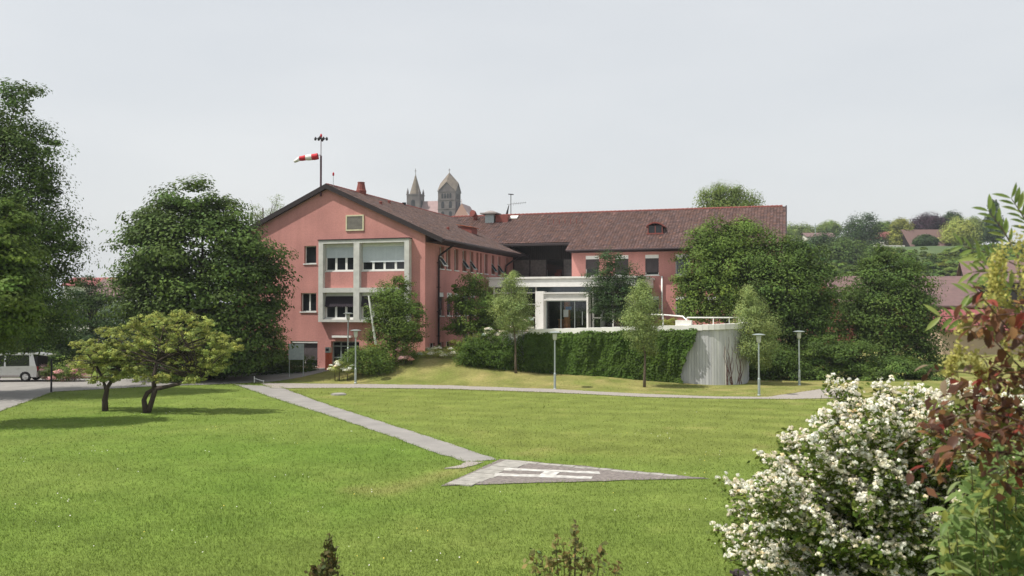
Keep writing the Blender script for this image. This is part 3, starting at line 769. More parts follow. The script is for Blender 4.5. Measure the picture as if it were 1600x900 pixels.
# verge boards on the gables
vb = MB()
for s, e in ((EVU, RU), (-17.1, RU)):
    n = 1
    zz0, zz1 = (zr, RZ + .06)
    vb.hexa([(s, V0 - .05, zz0 - .34), (s, V0 - .002, zz0 - .34), (e, V0 - .002, zz1 - .34), (e, V0 - .05, zz1 - .34), (s, V0 - .05, zz0 + .02), (s, V0 - .002, zz0 + .02), (e, V0 - .002, zz1 + .03), (e, V0 - .05, zz1 + .03)])
vb.build('verge_board', M['fascia'], hos)
sb = MB(); sb.poly([(EVU, V0, zr - .3), (RU, V0, RZ - .26), (RU, 0, RZ - .26), (EVU, 0, zr - .3)]); sb.poly([(-17.1, V0, zr - .3), (-17.1, 0, zr - .3), (RU, 0, RZ - .262), (RU, V0, RZ - .262)]); sb.build('soffit', M['fascia'], hos)
sb = MB(); sb.poly([(0, 0, zr - .21), (EVU, 0, zr - .21), (EVU, 20.8, zr - .21), (0, 20.8, zr - .21)]); sb.poly([(6.4, EVV, 9.74), (24.4, EVV, 9.74), (24.4, 18, 9.74), (6.4, 18, 9.74)]); sb.build('soffit', M['fascia'], hos)
vb = MB().hexa([(24.5, EVV, 9.6), (24.6, EVV, 9.6), (24.6, RRV, RRZ - .38), (24.5, RRV, RRZ - .38), (24.5, EVV, 10.02), (24.6, EVV, 10.02), (24.6, RRV, RRZ + .06), (24.5, RRV, RRZ + .06)]); vb.build('verge_board', M['fascia'], hos)
MB().tube([(EVU + .08, V0, zr - .12), (EVU + .08, 20.9, zr - .12)], .085, 8).build('gutter', M['pipe'], hos)
MB().tube([(6.1, EVV - .08, 9.9), (24.5, EVV - .08, 9.9)], .085, 8).build('gutter', M['pipe'], hos)
# real pantiles, one mesh per slope
def tiles(name, o, s_dir, t_dir, s_len, t_len, m, tw=.27, tl=.36, skip=None):
    o = np.array(o, float); s_dir = np.array(s_dir, float); t_dir = np.array(t_dir, float); t_dir = t_dir / np.linalg.norm(t_dir); nr = np.cross(s_dir, t_dir); nr = nr / np.linalg.norm(nr)
    if nr[2] < 0: nr = -nr
    ns, ntl = int(s_len / tw), int(t_len / tl); tw = s_len / ns; tl = t_len / ntl
    prof = [(0, .012), (.18, .0), (.5, .004), (.68, .045), (.85, .055), (1.0, .014)]
    V, T = [], []
    for i in range(ns):
        for j in range(ntl):
            if skip and skip(i * tw, j * tl): continue
            tn = random.gauss(1, .15); hu = random.gauss(0, .05)
            if random.random() < .03: tn *= 1.4
            col = np.clip((tn * (1 + hu), tn, tn * (1 - hu)), .35, 2)
            jl = random.uniform(-.006, .006)
            for k in range(5):
                (a, ha), (b2, hb) = prof[k], prof[k + 1]
                for aa, hh, tt, lift in ((a, ha, 0, .034), (b2, hb, 0, .034), (b2, hb, 1.06, 0.), (a, ha, 1.06, 0.)):
                    V.append(o + s_dir * (i + aa) * tw + t_dir * (j + tt) * tl + nr * (hh + lift + jl)); T.append(col)
                V += [V[-4] - nr * .03, V[-3] - nr * .03, V[-3], V[-4]]; T += [col] * 4
    ob = npmesh(name, np.array(V), 4, m, hos, np.array(T)); tag(ob, kind='stuff'); return ob
tiles('roof_tiles', (EVU + .03, V0, zr - .06), (0, 1, 0), (RU - EVU, 0, RZ - zr + .06), 25.8, math.hypot(RU - EVU, RZ - zr), M['tileold'])
def skr(s, t): return (s < 13.95 - .1) and (t < 1.4 * math.hypot(1, RS))
tiles('roof_tiles', (-7.8, EVV - .04, 9.94), (1, 0, 0), (0, RRV - EVV, RS * (RRV - EVV)), 32.35, math.hypot(RRV - EVV, RS * (RRV - EVV)), M['tile'], skip=skr)
rb = MB()
for i in range(int(25.8 / .4)): rb.tube([(RU, V0 + i * .4, RZ + .01), (RU, V0 + i * .4 + .42, RZ + .03)], [.11, .125], 8)
for i in range(int(32.3 / .4)): rb.tube([(-7.8 + i * .4, RRV, RRZ - .03), (-7.8 + i * .4 + .42, RRV, RRZ - .01)], [.11, .125], 8)
tag(rb.build('ridge_tiles', M['clay'], hos), kind='stuff')
# --- things on the roof (fixed to it)
cm = MB().lathe((RU, 5.4, RZ - .35), [(.36, 0), (.42, .55), (.42, .62), (.38, .66), (.27, 1.2), (.29, 1.22), (.29, 1.3), (.2, 1.3)], 14).build('chimney', M['clay'], hos, smooth=False)
MB().lathe((RU + .1, 13.5, RZ - .2), [(.16, 0), (.16, .35), (.2, .36), (.2, .42)], 10).build('roof_vent', M['black'], hos)
for u, v in ((-5.31, 3.74), (-6.6, 8.0), (-1.6, 8.5)):
    MB().lathe((u, v, roofz(u)), [(.12, 0), (.12, .22), (.15, .24), (.1, .3)], 8).build('roof_vent', M['clay'], hos)
z = roofz(-2.9)
rh_ = MB().hexa([(-3.5, 15.7, roofz(-3.5) - .1), (-2.2, 15.7, roofz(-2.2) - .1), (-2.2, 17.2, roofz(-2.2) - .1), (-3.5, 17.2, roofz(-3.5) - .1), (-3.5, 15.7, roofz(-3.5) + .2), (-2.2, 15.7, roofz(-2.2) + .62), (-2.2, 17.2, roofz(-2.2) + .62), (-3.5, 17.2, roofz(-3.5) + .2)]).build('roof_hatch', M['clay'], hos)
MB().hexa([(-3.6, 15.6, roofz(-3.6) + .24), (-2.05, 15.6, roofz(-2.05) + .68), (-2.05, 17.3, roofz(-2.05) + .68), (-3.6, 17.3, roofz(-3.6) + .24), (-3.6, 15.6, roofz(-3.6) + .29), (-2.05, 15.6, roofz(-2.05) + .73), (-2.05, 17.3, roofz(-2.05) + .73), (-3.6, 17.3, roofz(-3.6) + .29)]).build('lid', mat('orange_clay', (.42, .12, .06)), rh_)
def rz_(v): return 10.0 + RS * (v - EVV)
MB().tube([(-4.92, 24.3, rz_(24.3) - .2), (-4.92, 24.3, rz_(24.3) + .35), (-5.05, 24.1, rz_(24.3) + .6), (-5.1, 23.9, rz_(24.3) + .62)], [.22, .22, .3, .32], 10).build('roof_vent', M['clay'], hos)
vh = MB().box(-3.6, -2.7, 23.4, 24.2, rz_(23.4) - .2, 14.05).build('vent_hood', M['metal'], hos)
MB().box(-4.0, -2.3, 23.0, 24.6, 14.052, 14.17).lathe((-3.15, 23.8, 14.17), [(.8, 0), (.3, .22), (.05, .25)], 12).build('cap', M['cartrim'], vh)
MB().box(-2.55, -1.3, 23.5, 24.3, rz_(23.4) - .2, 13.95).build('roof_housing', M['clay'], hos)
MB().hexa([(-1.35, 24.1, rz_(24.1) + .06), (-.55, 24.1, rz_(24.1) + .06), (-.55, 24.6, rz_(24.6) + .06), (-1.35, 24.6, rz_(24.6) + .06), (-1.35, 24.1, rz_(24.1) + .16), (-.55, 24.1, rz_(24.1) + .16), (-.55, 24.6, rz_(24.6) + .16), (-1.35, 24.6, rz_(24.6) + .16)]).build('skylight', M['offwhite'], hos)
ae = MB().tube([(-1.55, 25.3, 14.0), (-1.55, 25.3, 16.2)], .04, 6)
ae.tube([(-1.75, 25.1, 16.15), (-1.35, 25.5, 16.15)], .05, 5).tube([(-1.9, 25.2, 15.15), (.1, 25.0, 15.25)], .02, 5)
for k in range(6): ae.tube([(-1.2 + k * .24, 25.0, 15.0 + .02 * k), (-1.2 + k * .24, 25.25, 15.35)], .012, 4)
ae.tube([(-2.0, 25.3, 14.1), (-1.75, 25.3, 15.1)], [.14, .03], 6)
ae.build('aerial', M['black'], hos)
for k in range(7):
    u = 3.0 + k * .55; v = 22.55 + .05 * (k % 2)
    MB().tube([(u, v, rz_(v)), (u, v - .02, rz_(v) + .45), (u, v - .2, rz_(v) + .52)], .035, 5).build('snow_hook', M['clay'], hos)
# dormer with curved hood
dm = MB(); u0, u1, v = 12.85, 14.15, 19.95
zb = rz_(v)
dm.poly([(u0, v, zb + .05), (u1, v, zb + .05), (u1, v, zb + .72), (u0, v, zb + .72)])
dm.poly([(u0, v, zb), (u0, v, zb + .75), (u0, v + 1.6, zb + .78)]); dm.poly([(u1, v, zb), (u1, v + 1.6, zb + .78), (u1, v, zb + .75)])
dmo = dm.build('dormer', M['pane'], hos)
hd = MB(); k = 10
arcp = [(u0 - .14 + (u1 - u0 + .28) * i / k, zb + .70 + .34 * math.sin(math.pi * i / k) ** .8) for i in range(k + 1)]
for i in range(k):
    (a, za), (b2, zb2) = arcp[i], arcp[i + 1]
    hd.hexa([(a, v - .15, za - .12), (b2, v - .15, zb2 - .12), (b2, v + 1.9, zb2 - .12), (a, v + 1.9, za - .12), (a, v - .15, za), (b2, v - .15, zb2), (b2, v + 1.9, zb2), (a, v + 1.9, za)])
hd.build('hood', M['clay'], dmo)
fm = MB()
for a in (u0, (u0 + u1) / 2 - .03, u1 - .07): fm.box(a, a + .07, v - .06, v - .005, zb + .05, zb + .72)
fm.box(u0 - .1, u1 + .1, v - .2, v - .062, zb - .06, zb + .06)
fm.build('frame', M['clay'], dmo)

# ------------------------------------------------------------------ terrace, ramp wall
def B2(u, v, z): p = uv2w(u, v); return (p[0], p[1], z)
ter = MB()
def ub(mb, u0, u1, v0, v1, z0, z1):
    mb.hexa([B2(u0, v0, z0), B2(u1, v0, z0), B2(u1, v1, z0), B2(u0, v1, z0), B2(u0, v0, z1), B2(u1, v0, z1), B2(u1, v1, z1), B2(u0, v1, z1)])
ub(ter, 6.6, 21.0, -1.2, 17.95, -.3, 2.9); ub(ter, .05, 6.6, 8, 17.95, 0, 2.9)
tag(ter.build('terrace', M['paving']), kind='structure')
tw = empty('terrace_wall', B2(15, -1.6, 0), -TH, 'board marked concrete retaining wall with white coping and rail below the entrance terrace', 'retaining wall')
path_uv = [(6.6, -1.3), (8.2, -1.6), (19.6, -1.6)] + [(19.6 + 2.6 * math.sin(t), -1.6 + 2.6 * (1 - math.cos(t))) for t in np.linspace(.15, math.pi / 2, 12)] + [(22.2, 3), (22.2, 9)]
PTS = [np.array(p) for p in path_uv]
V, T = [], []; copv = MB(); acc = 0
def tl(p): return (p[0] - 15, p[1] + 1.6)
def wtop(u): return 3.12 + .033 * (max(u, 8) - 8)
for i in range(len(PTS) - 1):
    a, b2 = PTS[i], PTS[i + 1]; Ln = np.linalg.norm(b2 - a); n = max(1, int(round(Ln / .17))); d = (b2 - a) / Ln; nn = np.array([d[1], -d[0]])
    for k in range(n):
        p = a + d * Ln * k / n; q = a + d * Ln * (k + 1) / n - d * .009; off = nn * random.uniform(-.012, .014)
        p2, q2 = p + off, q + off; z0p = -.4
        for e, f in ((p2, q2),):
            ring = [tl(e), tl(f), tl(f - nn * .35), tl(e - nn * .35)]
            lo_ = [(r[0], r[1], z0p) for r in ring]; hi = [(r[0], r[1], wtop(p[0])) for r in ring]
            t = random.gauss(1, .06); c = (t, t, t * random.uniform(.97, 1.03))
            for fa in ((lo_[0], lo_[1], hi[1], hi[0]), (lo_[1], lo_[2], hi[2], hi[1]), (lo_[3], lo_[0], hi[0], hi[3]), (hi[0], hi[1], hi[2], hi[3])):
                V += list(fa); T += [c] * 4
    if True:
        n2 = max(1, int(Ln / .8))
        for k in range(n2):
            p = a + d * Ln * k / n2; q = a + d * Ln * (k + 1) / n2
            if p[0] < 8.0: continue
            r = [tl(p + nn * .12), tl(q + nn * .12), tl(q - nn * .5), tl(p - nn * .5)]
            copv.hexa([(x, y, wtop(p[0]) + .003) for x, y in r] + [(x, y, wtop(p[0]) + .34) for x, y in r])
npmesh('wall', np.array(V), 4, M['board'], tw, np.array(T))
copv.build('coping', M['coping'], tw)
cb = MB(); ub2 = lambda mb, u0, u1, v0, v1, z0, z1: mb.box(u0 - 15, u1 - 15, v0 + 1.6, v1 + 1.6, z0, z1)
ub2(cb, 17.9, 18.9, -1.5, -.9, 3.3, 4.1); cb.build('parapet_block', M['offwhite'], tw)
rl = MB()
rp = [(18.6, -1.2), (19.6, -1.25)] + [(19.6 + 2.2 * math.sin(t), -1.3 + 2.3 * (1 - math.cos(t))) for t in np.linspace(.3, math.pi / 2, 6)] + [(21.9, 3), (21.9, 8)]
rl.tube([(p[0] - 15, p[1] + 1.6, 4.28) for p in rp], .04, 6)
for i, p in enumerate(rp):
    if i % 2 == 0 or i > 6: rl.tube([(p[0] - 15, p[1] + 1.6, 3.5), (p[0] - 15, p[1] + 1.6, 4.28)], .03, 6)
for v in (4.7, 6.4): rl.tube([(21.9 - 15, v + 1.6, 3.5), (21.9 - 15, v + 1.6, 4.28)], .03, 6)
rl.tube([(17.0 - 15, -.6 + 1.6, 3.5), (17.0 - 15, -.6 + 1.6, 4.45), (18.3 - 15, -.9 + 1.6, 4.35), (18.6 - 15, -1.2 + 1.6, 4.1)], .05, 6)
rl.tube([(15.6 - 15, 1 + 1.6, 4.45), (17.0 - 15, -.6 + 1.6, 4.45)], .05, 6)
rl.build('railing', M['white'], tw)

# ------------------------------------------------------------------ church on its hill
ch = W(685, 330, 430); sC = 430 / FPX
church = empty('church', (ch[0], ch[1], 30), R(-14), 'distant grey stone church with two unequal towers rising behind the roof', 'church')
def cz(py): return W(685, py, 430)[2] - 30
def cxx(px): return (px - 685) * sC
def tower(x, w, ztop, nm='tower'):
    return MB().box(x - w / 2, x + w / 2, -w / 2, w / 2, -5, ztop).build(nm, M['stone'], church)
# pointed spire tower
x1, w1 = cxx(647), 6.6; zt = cz(303)
t1 = tower(x1, w1, zt)
sp = MB(); k = 8; ap = (x1, 0, cz(270))
ring = [(x1 + w1 * .44 * math.cos(2 * math.pi * (i + .5) / k), w1 * .44 * math.sin(2 * math.pi * (i + .5) / k), zt) for i in range(k)]
for i in range(k): sp.poly([ring[i], ring[(i + 1) % k], ap])
sp.tube([(x1, 0, cz(271)), (x1, 0, cz(262))], .12, 5).box(x1 - .5, x1 + .5, -.08, .08, cz(266), cz(265.3))
sp.build('spire', M['spire'], t1)
for sx in (-1, 1):
    for sy in (-1, 1):
        pb = MB().lathe((x1 + sx * w1 * .44, sy * w1 * .44, zt - 1.5), [(.55, 0), (.55, 2.2), (.6, 2.3), (.02, 4.6)], 6); pb.build('pinnacle', M['stone'], t1)
def arch(parent, x, y, z0, w, h, face=(0, -1)):
    mb = MB(); n = 8; pts = [(-w / 2, 0), (w / 2, 0)] + [(w / 2 * math.cos(t), h - w / 2 + w / 2 * math.sin(t)) for t in np.linspace(0, math.pi, n)]
    if face[1]: a = [(x + p, y, z0 + q) for p, q in pts]; b2 = [(x + p, y + .4, z0 + q) for p, q in pts]
    else: a = [(x, y + p, z0 + q) for p, q in pts]; b2 = [(x - .4, y + p, z0 + q) for p, q in pts]
    mb.poly(a)
    for i in range(len(a)): j = (i + 1) % len(a); mb.poly([a[i], a[j], b2[j], b2[i]])
    return mb.build('window', M['stonedark'], parent)
arch(t1, x1, -w1 / 2 - .05, cz(323), 2.0, 3.4); arch(t1, x1 + w1 / 2 + .05, 0, cz(323), 2.0, 3.4, (1, 0))
MB().box(x1 - w1 / 2 - .2, x1 + w1 / 2 + .2, -w1 / 2 - .2, w1 / 2 + .2, zt - .5, zt + .02).build('cornice', M['stone'], t1)
# gabled belfry tower
x2, w2 = cxx(703), 8.6; zt = cz(301)
t2 = tower(x2, w2, zt)
gb_ = MB(); zg = cz(288); hw = w2 / 2
for q in ((-1, 0), (1, 0), (0, -1), (0, 1)):
    if q[1]: gb_.poly([(x2 - hw, q[1] * hw, zt), (x2 + hw, q[1] * hw, zt), (x2, q[1] * hw, zg)])
    else: gb_.poly([(x2 + q[0] * hw, -hw, zt), (x2 + q[0] * hw, hw, zt), (x2 + q[0] * hw, 0, zg)])
gb_.build('gables', M['stone'], t2)
rr_ = MB(); ap = (x2, 0, cz(270)); e = hw + .35
mids = [(x2, -e, zg + .3), (x2 + e, 0, zg + .3), (x2, e, zg + .3), (x2 - e, 0, zg + .3)]; cor = [(x2 + e, -e, zt - .2), (x2 + e, e, zt - .2), (x2 - e, e, zt - .2), (x2 - e, -e, zt - .2)]
for i in range(4):
    rr_.poly([mids[i], cor[i], ap]); rr_.poly([cor[i], mids[(i + 1) % 4], ap])
rr_.tube([(x2, 0, cz(271)), (x2, 0, cz(264))], .12, 5).box(x2 - .5, x2 + .5, -.08, .08, cz(266.5), cz(265.8))
rr_.build('spire', M['spire'], t2)
for dx in (-2.1, -.75, .6, 1.9): arch(t2, x2 + dx, -hw - .05, cz(312), 1.0, 2.4)
for dx in (-1.9, 1.9): arch(t2, x2 + dx, -hw - .05, cz(327), 1.5, 3.2)
for dx in (-1.9, 1.9): arch(t2, x2 + dx, -hw - .05, cz(341), 1.5, 2.8)
for dy in (-2, 0, 2): arch(t2, x2 + hw + .05, dy, cz(312), 1.1, 2.6, (1, 0))
for dy in (-2, 2): arch(t2, x2 + hw + .05, dy, cz(327), 1.5, 3.2, (1, 0))
for z in (cz(302), cz(315), cz(329)): MB().box(x2 - hw - .15, x2 + hw + .15, -hw - .15, hw + .15, z, z + .35).build('string_course', M['stone'], t2)
nv_ = MB(); za, zb = cz(340), cz(314)
def gabled(mb, x0, x1, y0, y1, z0, ze, zrg, along='x', ov=.3):
    if along == 'x':
        ym = (y0 + y1) / 2
        mb.poly([(x0, y0 - ov, ze), (x1, y0 - ov, ze), (x1, ym, zrg), (x0, ym, zrg)]); mb.poly([(x0, ym, zrg), (x1, ym, zrg), (x1, y1 + ov, ze), (x0, y1 + ov, ze)])
    else:
        xm = (x0 + x1) / 2
        mb.poly([(x0 - ov, y0, ze), (xm, y0, zrg), (xm, y1, zrg), (x0 - ov, y1, ze)]); mb.poly([(xm, y0, zrg), (x1 + ov, y0, ze), (x1 + ov, y1, ze), (xm, y1, zrg)])
gabled(nv_, x1 + 2.5, x2, -5, 9, 0, cz(345), cz(313)); nv_.build('nave_roof', M['nave'], church)
MB().box(x1 + 2.5, x2 + 12, -4.7, 8.7, -5, cz(345) - .1).build('nave', M['stone'], church)
g3 = MB(); xg = cxx(729); g3.poly([(xg - 5, -6, cz(348)), (xg + 5, -6, cz(348)), (xg, -6, cz(321))]); g3.poly([(xg - 5, -6, -5), (xg + 5, -6, -5), (xg + 5, -6, cz(348)), (xg - 5, -6, cz(348))])
g3.tube([(xg, -6, cz(322)), (xg, -6, cz(315))], .1, 5)
g3.build('transept_gable', mat('pink_sandstone', (.46, .27, .22), rough=.9), church)
g3 = MB(); gabled(g3, xg - 5, xg + 5, -6, 8, 0, cz(348), cz(321), 'y'); g3.build('transept_roof', M['nave'], church)

# ------------------------------------------------------------------ hills
def hillz(x, y):
    sm = lambda t: np.clip(t, 0, 1) ** 2 * (3 - 2 * np.clip(t, 0, 1))
    a = 23.3 * sm((y - 165) / 95) * sm((x - 30) / 55) + (fbm(x * .03, y * .03) - .5) * 3 * sm((y - 170) / 60)
    b2 = 37 * np.exp(-(((x - ch[0]) / 85) ** 2 + ((y - 440) / 75) ** 2)) - 2
    return np.maximum(a, b2) - .6
hx = np.linspace(-260, 520, 157); hy = np.linspace(150, 640, 99); HX, HY = np.meshgrid(hx, hy); hz_ = hillz(HX.ravel(), HY.ravel())
hb = MB(); hb.v = list(zip(HX.ravel().tolist(), HY.ravel().tolist(), hz_.tolist()))
for j in range(98):
    for i in range(156): q = j * 157 + i; hb.f.append((q, q + 1, q + 158, q + 157))
tag(hb.build('hill', M['hillgrass'], smooth=True), kind='structure')
def onhill(px, py):
    r = ray(px, py)
    for d in np.arange(160, 560, 1.0):
        p = EYEP + r * (d / r[1])
        if p[2] <= float(hillz(np.array([p[0]]), np.array([p[1]]))[0]): return p
    return EYEP + r * (300 / r[1])
# scrub that covers the slope
bl_ = []
for k in range(620):
    px, py = random.uniform(1215, 1700), random.uniform(388, 452)
    if 1355 < px < 1505 and py < 399: continue
    p = onhill(px, py)
    r0 = random.uniform(1.0, 2.4); bl_.append(((p[0], p[1], p[2] + r0 * .35), (r0 * 1.25, r0 * 1.2, r0 * .8)))
tag(crown('hillside_scrub', None, bl_, 42000, .8, L_MID, clump=1.0, tonevar=.55, hue=.12), kind='stuff')
def hilltree(name, label, lobes, mtl, d=285, n=6500, leaf=.8, **kw):
    px = np.mean([l[0] for l in lobes]); p = W(px, 400, d); z = float(hillz(np.array([p[0]]), np.array([p[1]]))[0])
    return tree(name, label, None, d, lobes, n, leaf, mtl, .35, group='trees along the hill crest', base=(p[0], p[1], z), nb=4, clump=1.3, tonevar=.6, flat=.95, per=60, **kw)
HT = [('hill_tree', 'hazy pale tree on the hill just right of the hospital roof', [(1238, 368, 16, 16), (1258, 364, 12, 12)], L_GREY, 330),
      ('hill_tree', 'distant feathery pale tree behind the thin pole on the hill', [(1297, 357, 15, 10), (1283, 361, 10, 8)], L_GREY, 360),
      ('hill_tree', 'large round dark green tree on the hill crest', [(1348, 354, 24, 22), (1333, 375, 30, 26), (1360, 378, 22, 26)], L_BLUE, 280),
      ('hill_tree', 'dull green tree between the round dark tree and the small red house', [(1380, 370, 18, 22), (1390, 360, 10, 12)], L_MID, 300),
      ('hill_tree', 'yellow green tree beside the small red house on the hill', [(1407, 362, 13, 20), (1405, 376, 16, 14)], L_YEL, 278),
      ('copper_beech', 'dark purple copper beech behind the brown hill house', [(1450, 350, 24, 15), (1465, 352, 14, 12), (1432, 356, 10, 8)], L_PURP, 320),
      ('hill_tree', 'small dark tree right of the copper beech', [(1488, 346, 12, 13), (1480, 354, 9, 9)], L_BLUE, 322),
      ('hill_tree', 'olive round tree at the right end of the brown hill house', [(1500, 362, 20, 20), (1492, 372, 18, 14), (1508, 372, 14, 16)], L_LIGHT, 268),
      ('hill_bush', 'dense green bush in front of the brown hill house', [(1446, 377, 15, 8)], L_BLUE, 260),
      ('hill_tree', 'greyish tree between the olive tree and the conifer', [(1522, 355, 12, 14), (1530, 362, 14, 14)], L_GREY, 310),
      ('hill_tree', 'dark tree low on the hill slope above the foreground maple', [(1290, 388, 26, 22), (1275, 400, 24, 22)], L_BLUE, 235),
      ('hill_tree', 'broad green tree on the slope below the round dark tree', [(1322, 396, 30, 22), (1350, 398, 24, 16)], L_DARK, 230),
      ('hill_tree', 'slope tree at the end of the pale garden wall', [(1372, 404, 16, 12), (1385, 398, 12, 10)], L_MID, 240)]
for nm, lab, lob, mt, d in HT: hilltree(nm, lab, lob, mt, d)
hilltree('conifer', 'tall narrow dark conifer on the hill at the right edge', [(1552, 328, 5, 16), (1552, 345, 9, 14), (1552, 362, 13, 14)], L_BLUE, 290)
tag(crown('clipped_hill_hedge', None, bl(255, *[(1425 + i * 12, 392 + (i % 3), 9, 6) for i in range(10)]), 3500, .6, L_BLUE, clump=.8), 'dark clipped hedge along the garden of the brown hill house', 'hedge')

# ------------------------------------------------------------------ far houses
def house(name, label, px0, px1, yr, ye, d, wallm, roofm, depth=9, base=0, rot=0, gable_front=False, nwin=0, ybase=None, group=None):
    a, b2 = W(px0, ye, d), W(px1, ye, d); zr_, ze = W(px0, yr, d)[2], a[2]
    L = b2[0] - a[0]; root = empty(name, (a[0], a[1], base), rot, label, 'house', group)
    H0 = -.5; ze -= base; zr_ -= base
    wb = MB().box(0, L, 0, depth, H0, ze)
    if gable_front: wb.poly([(0, -.002, ze), (L, -.002, ze), (L / 2, -.002, zr_ - .1)])
    else: wb.poly([(0, 0, ze), (0, depth, ze), (0, depth / 2, zr_ - .1)]); wb.poly([(L, 0, ze), (L, depth / 2, zr_ - .1), (L, depth, ze)])
    wb.build('wall', wallm, root)
    rb = MB(); t = .22; ov = .5
    if gable_front:
        for s in (0, 1):
            xe = -ov if s == 0 else L + ov; zz = ze - ov * (zr_ - ze) / (L / 2)
            p = [(xe, -ov, zz), (xe, depth + ov, zz), (L / 2, depth + ov, zr_), (L / 2, -ov, zr_)]
            rb.hexa([(q[0], q[1], q[2]) for q in p] + [(q[0], q[1], q[2] + t) for q in p])
    else:
        for s in (0, 1):
            ye_ = -ov if s == 0 else depth + ov; zz = ze - ov * (zr_ - ze) / (depth / 2)
            p = [(-ov, ye_, zz), (L + ov, ye_, zz), (L + ov, depth / 2, zr_), (-ov, depth / 2, zr_)]
            rb.hexa([(q[0], q[1], q[2]) for q in p] + [(q[0], q[1], q[2] + t) for q in p])
    rb.build('roof', roofm, root)
    for k in range(nwin):
        x = L * (k + .5) / nwin; wbx = MB().box(x - .5, x + .5, -.06, .05, max(.8, ze - 1.7), ze - .5); w = wbx.build('window', M['white'], root)
        MB().box(x - .42, x + .42, -.08, -.061, max(.9, ze - 1.6), ze - .6).build('pane', M['pane'], w)
    return root
house('long_roof_house', 'long brown roofed building behind the right hand trees', 1318, 1545, 431, 477, 112, M['clay'], M['tileflat'], 14, nwin=8)
r = house('low_shed', 'low tan walled outbuilding with bright red tiled roof at the right', 1472, 1640, 487, 514, 94, M['sandwall'], M['redroof'], 6)
house('gabled_house', 'brown gabled house rising behind the long brown roof', 1513, 1600, 407, 440, 135, M['darkwood'], M['tileflat'], 12, rot=R(-20))
hb_ = lambda px, d: float(hillz(np.array([W(px, 390, d)[0]]), np.array([W(px, 390, d)[1]]))[0])
h1 = house('hill_house', 'brown roofed house on the hill between copper beech and bush', 1424, 1486, 357, 384, 268, M['darkwood'], mat('hill_house_roof', (.15, .095, .085), (.11, .07, .065), rough=.9), 12, base=hb_(1450, 268) - 1, nwin=3)
MB().box(1, 3, -1, -.9, 1.5, 2.5).build('white_porch', M['white'], h1)
h2 = house('small_red_house', 'small house with red roof and pale gable on the hill', 1388, 1402, 362, 370, 290, M['housewhite'], M['redroof'], 8, base=hb_(1395, 290) - 1, rot=R(20), gable_front=True)
house('far_brown_house', 'low brown roof far off on the hill near the thin pole', 1262, 1305, 363, 370, 320, M['housewhite'], M['tileflat'], 9, base=hb_(1285, 320) - 1, nwin=3)
a, b2 = W(1366, 386, 262), W(1414, 386, 262)
mb = MB().box(0, b2[0] - a[0], 0, .4, -3, .55); o = mb.build('garden_wall', M['housewhite']); o.location = (a[0], a[1], a[2]); tag(o, 'pale garden wall along the top of the hill slope', 'wall')
p = W(1274, 382, 260); o = MB().tube([(0, 0, -3), (0, 0, 6.2)], [.14, .09], 8).box(-.5, .5, -.05, .05, 5.4, 5.5).build('utility_pole', M['metal']); o.location = tuple(p); tag(o, 'thin pale pole standing on the hill slope', 'utility pole')
house('left_brown_house', 'brown hipped roof house glimpsed between the left trees', 140, 186, 436, 462, 150, M['darkwood'], M['tileflat'], 12)
house('left_red_house', 'far house with orange red roof behind the left brown roof', 100, 196, 434, 446, 185, M['housewhite'], M['redroof'], 10)
p = W(165, 470, 120); mb = MB().box(-1, 1.6, 0, 5, 0, p[2] - .2); sh_ = tag(mb.build('flat_shed', M['signback']), 'flat roofed grey shed between the left trees', 'shed'); sh_.location = (p[0], p[1], 0)
MB().box(-1.3, 1.9, -.3, 5.3, p[2] - .198, p[2] + .1).build('roof', M['white'], sh_)

# ------------------------------------------------------------------ street lamps
def make_lamp(p, label, h=3.5):
    r = empty('street_lamp', tuple(p), 0, label, 'street lamp', 'lamps along the hospital path')
    MB().lathe((0, 0, -.05), [(.075, 0), (.075, .95), (.068, 1.0), (.05, 1.02), (.045, h - .5)], 12).build('pole', M['metal'], r, smooth=False)
    MB().lathe((0, 0, 0), [(.10, -.03), (.10, .04), (.08, .06)], 12).build('base_plate', M['metal'], r)
    MB().lathe((0, 0, h - .5), [(.06, -.06), (.115, -.02), (.135, .3), (.12, .36)], 14).build('lantern', M['lampglass'], r, smooth=True)
    MB().lathe((0, 0, h - .14), [(.1, -.03), (.36, .015), (.37, .04), (.2, .085), (.05, .10)], 24).build('cap', M['metal'], r)
    return r
def lamp_copy(src, p, label):
    c = src.copy(); COL.objects.link(c); c.location = tuple(p); c['label'] = label
    for k in src.children:
        q = k.copy(); COL.objects.link(q); q.parent = c
    return c
lp = make_lamp(G(555.5, 599), 'street lamp beside the rounded bush, nearest the hospital side door')
lamp_copy(lp, G(867, 608), 'street lamp in front of the middle of the ivy covered wall')
lamp_copy(lp, G(1186, 618), 'street lamp nearest the concrete end of the terrace wall')
lamp_copy(lp, G(1249, 602), 'street lamp against dark trees, rightmost of the lamps')
p = W(728, 500, 66); lamp_copy(lp, (p[0], p[1], 2.35), 'street lamp standing behind the laurel hedge before the pink side wall')
p = W(544, 500, 64); lamp_copy(lp, (p[0], p[1], 1.1), 'street lamp right in front of the lower gable windows')

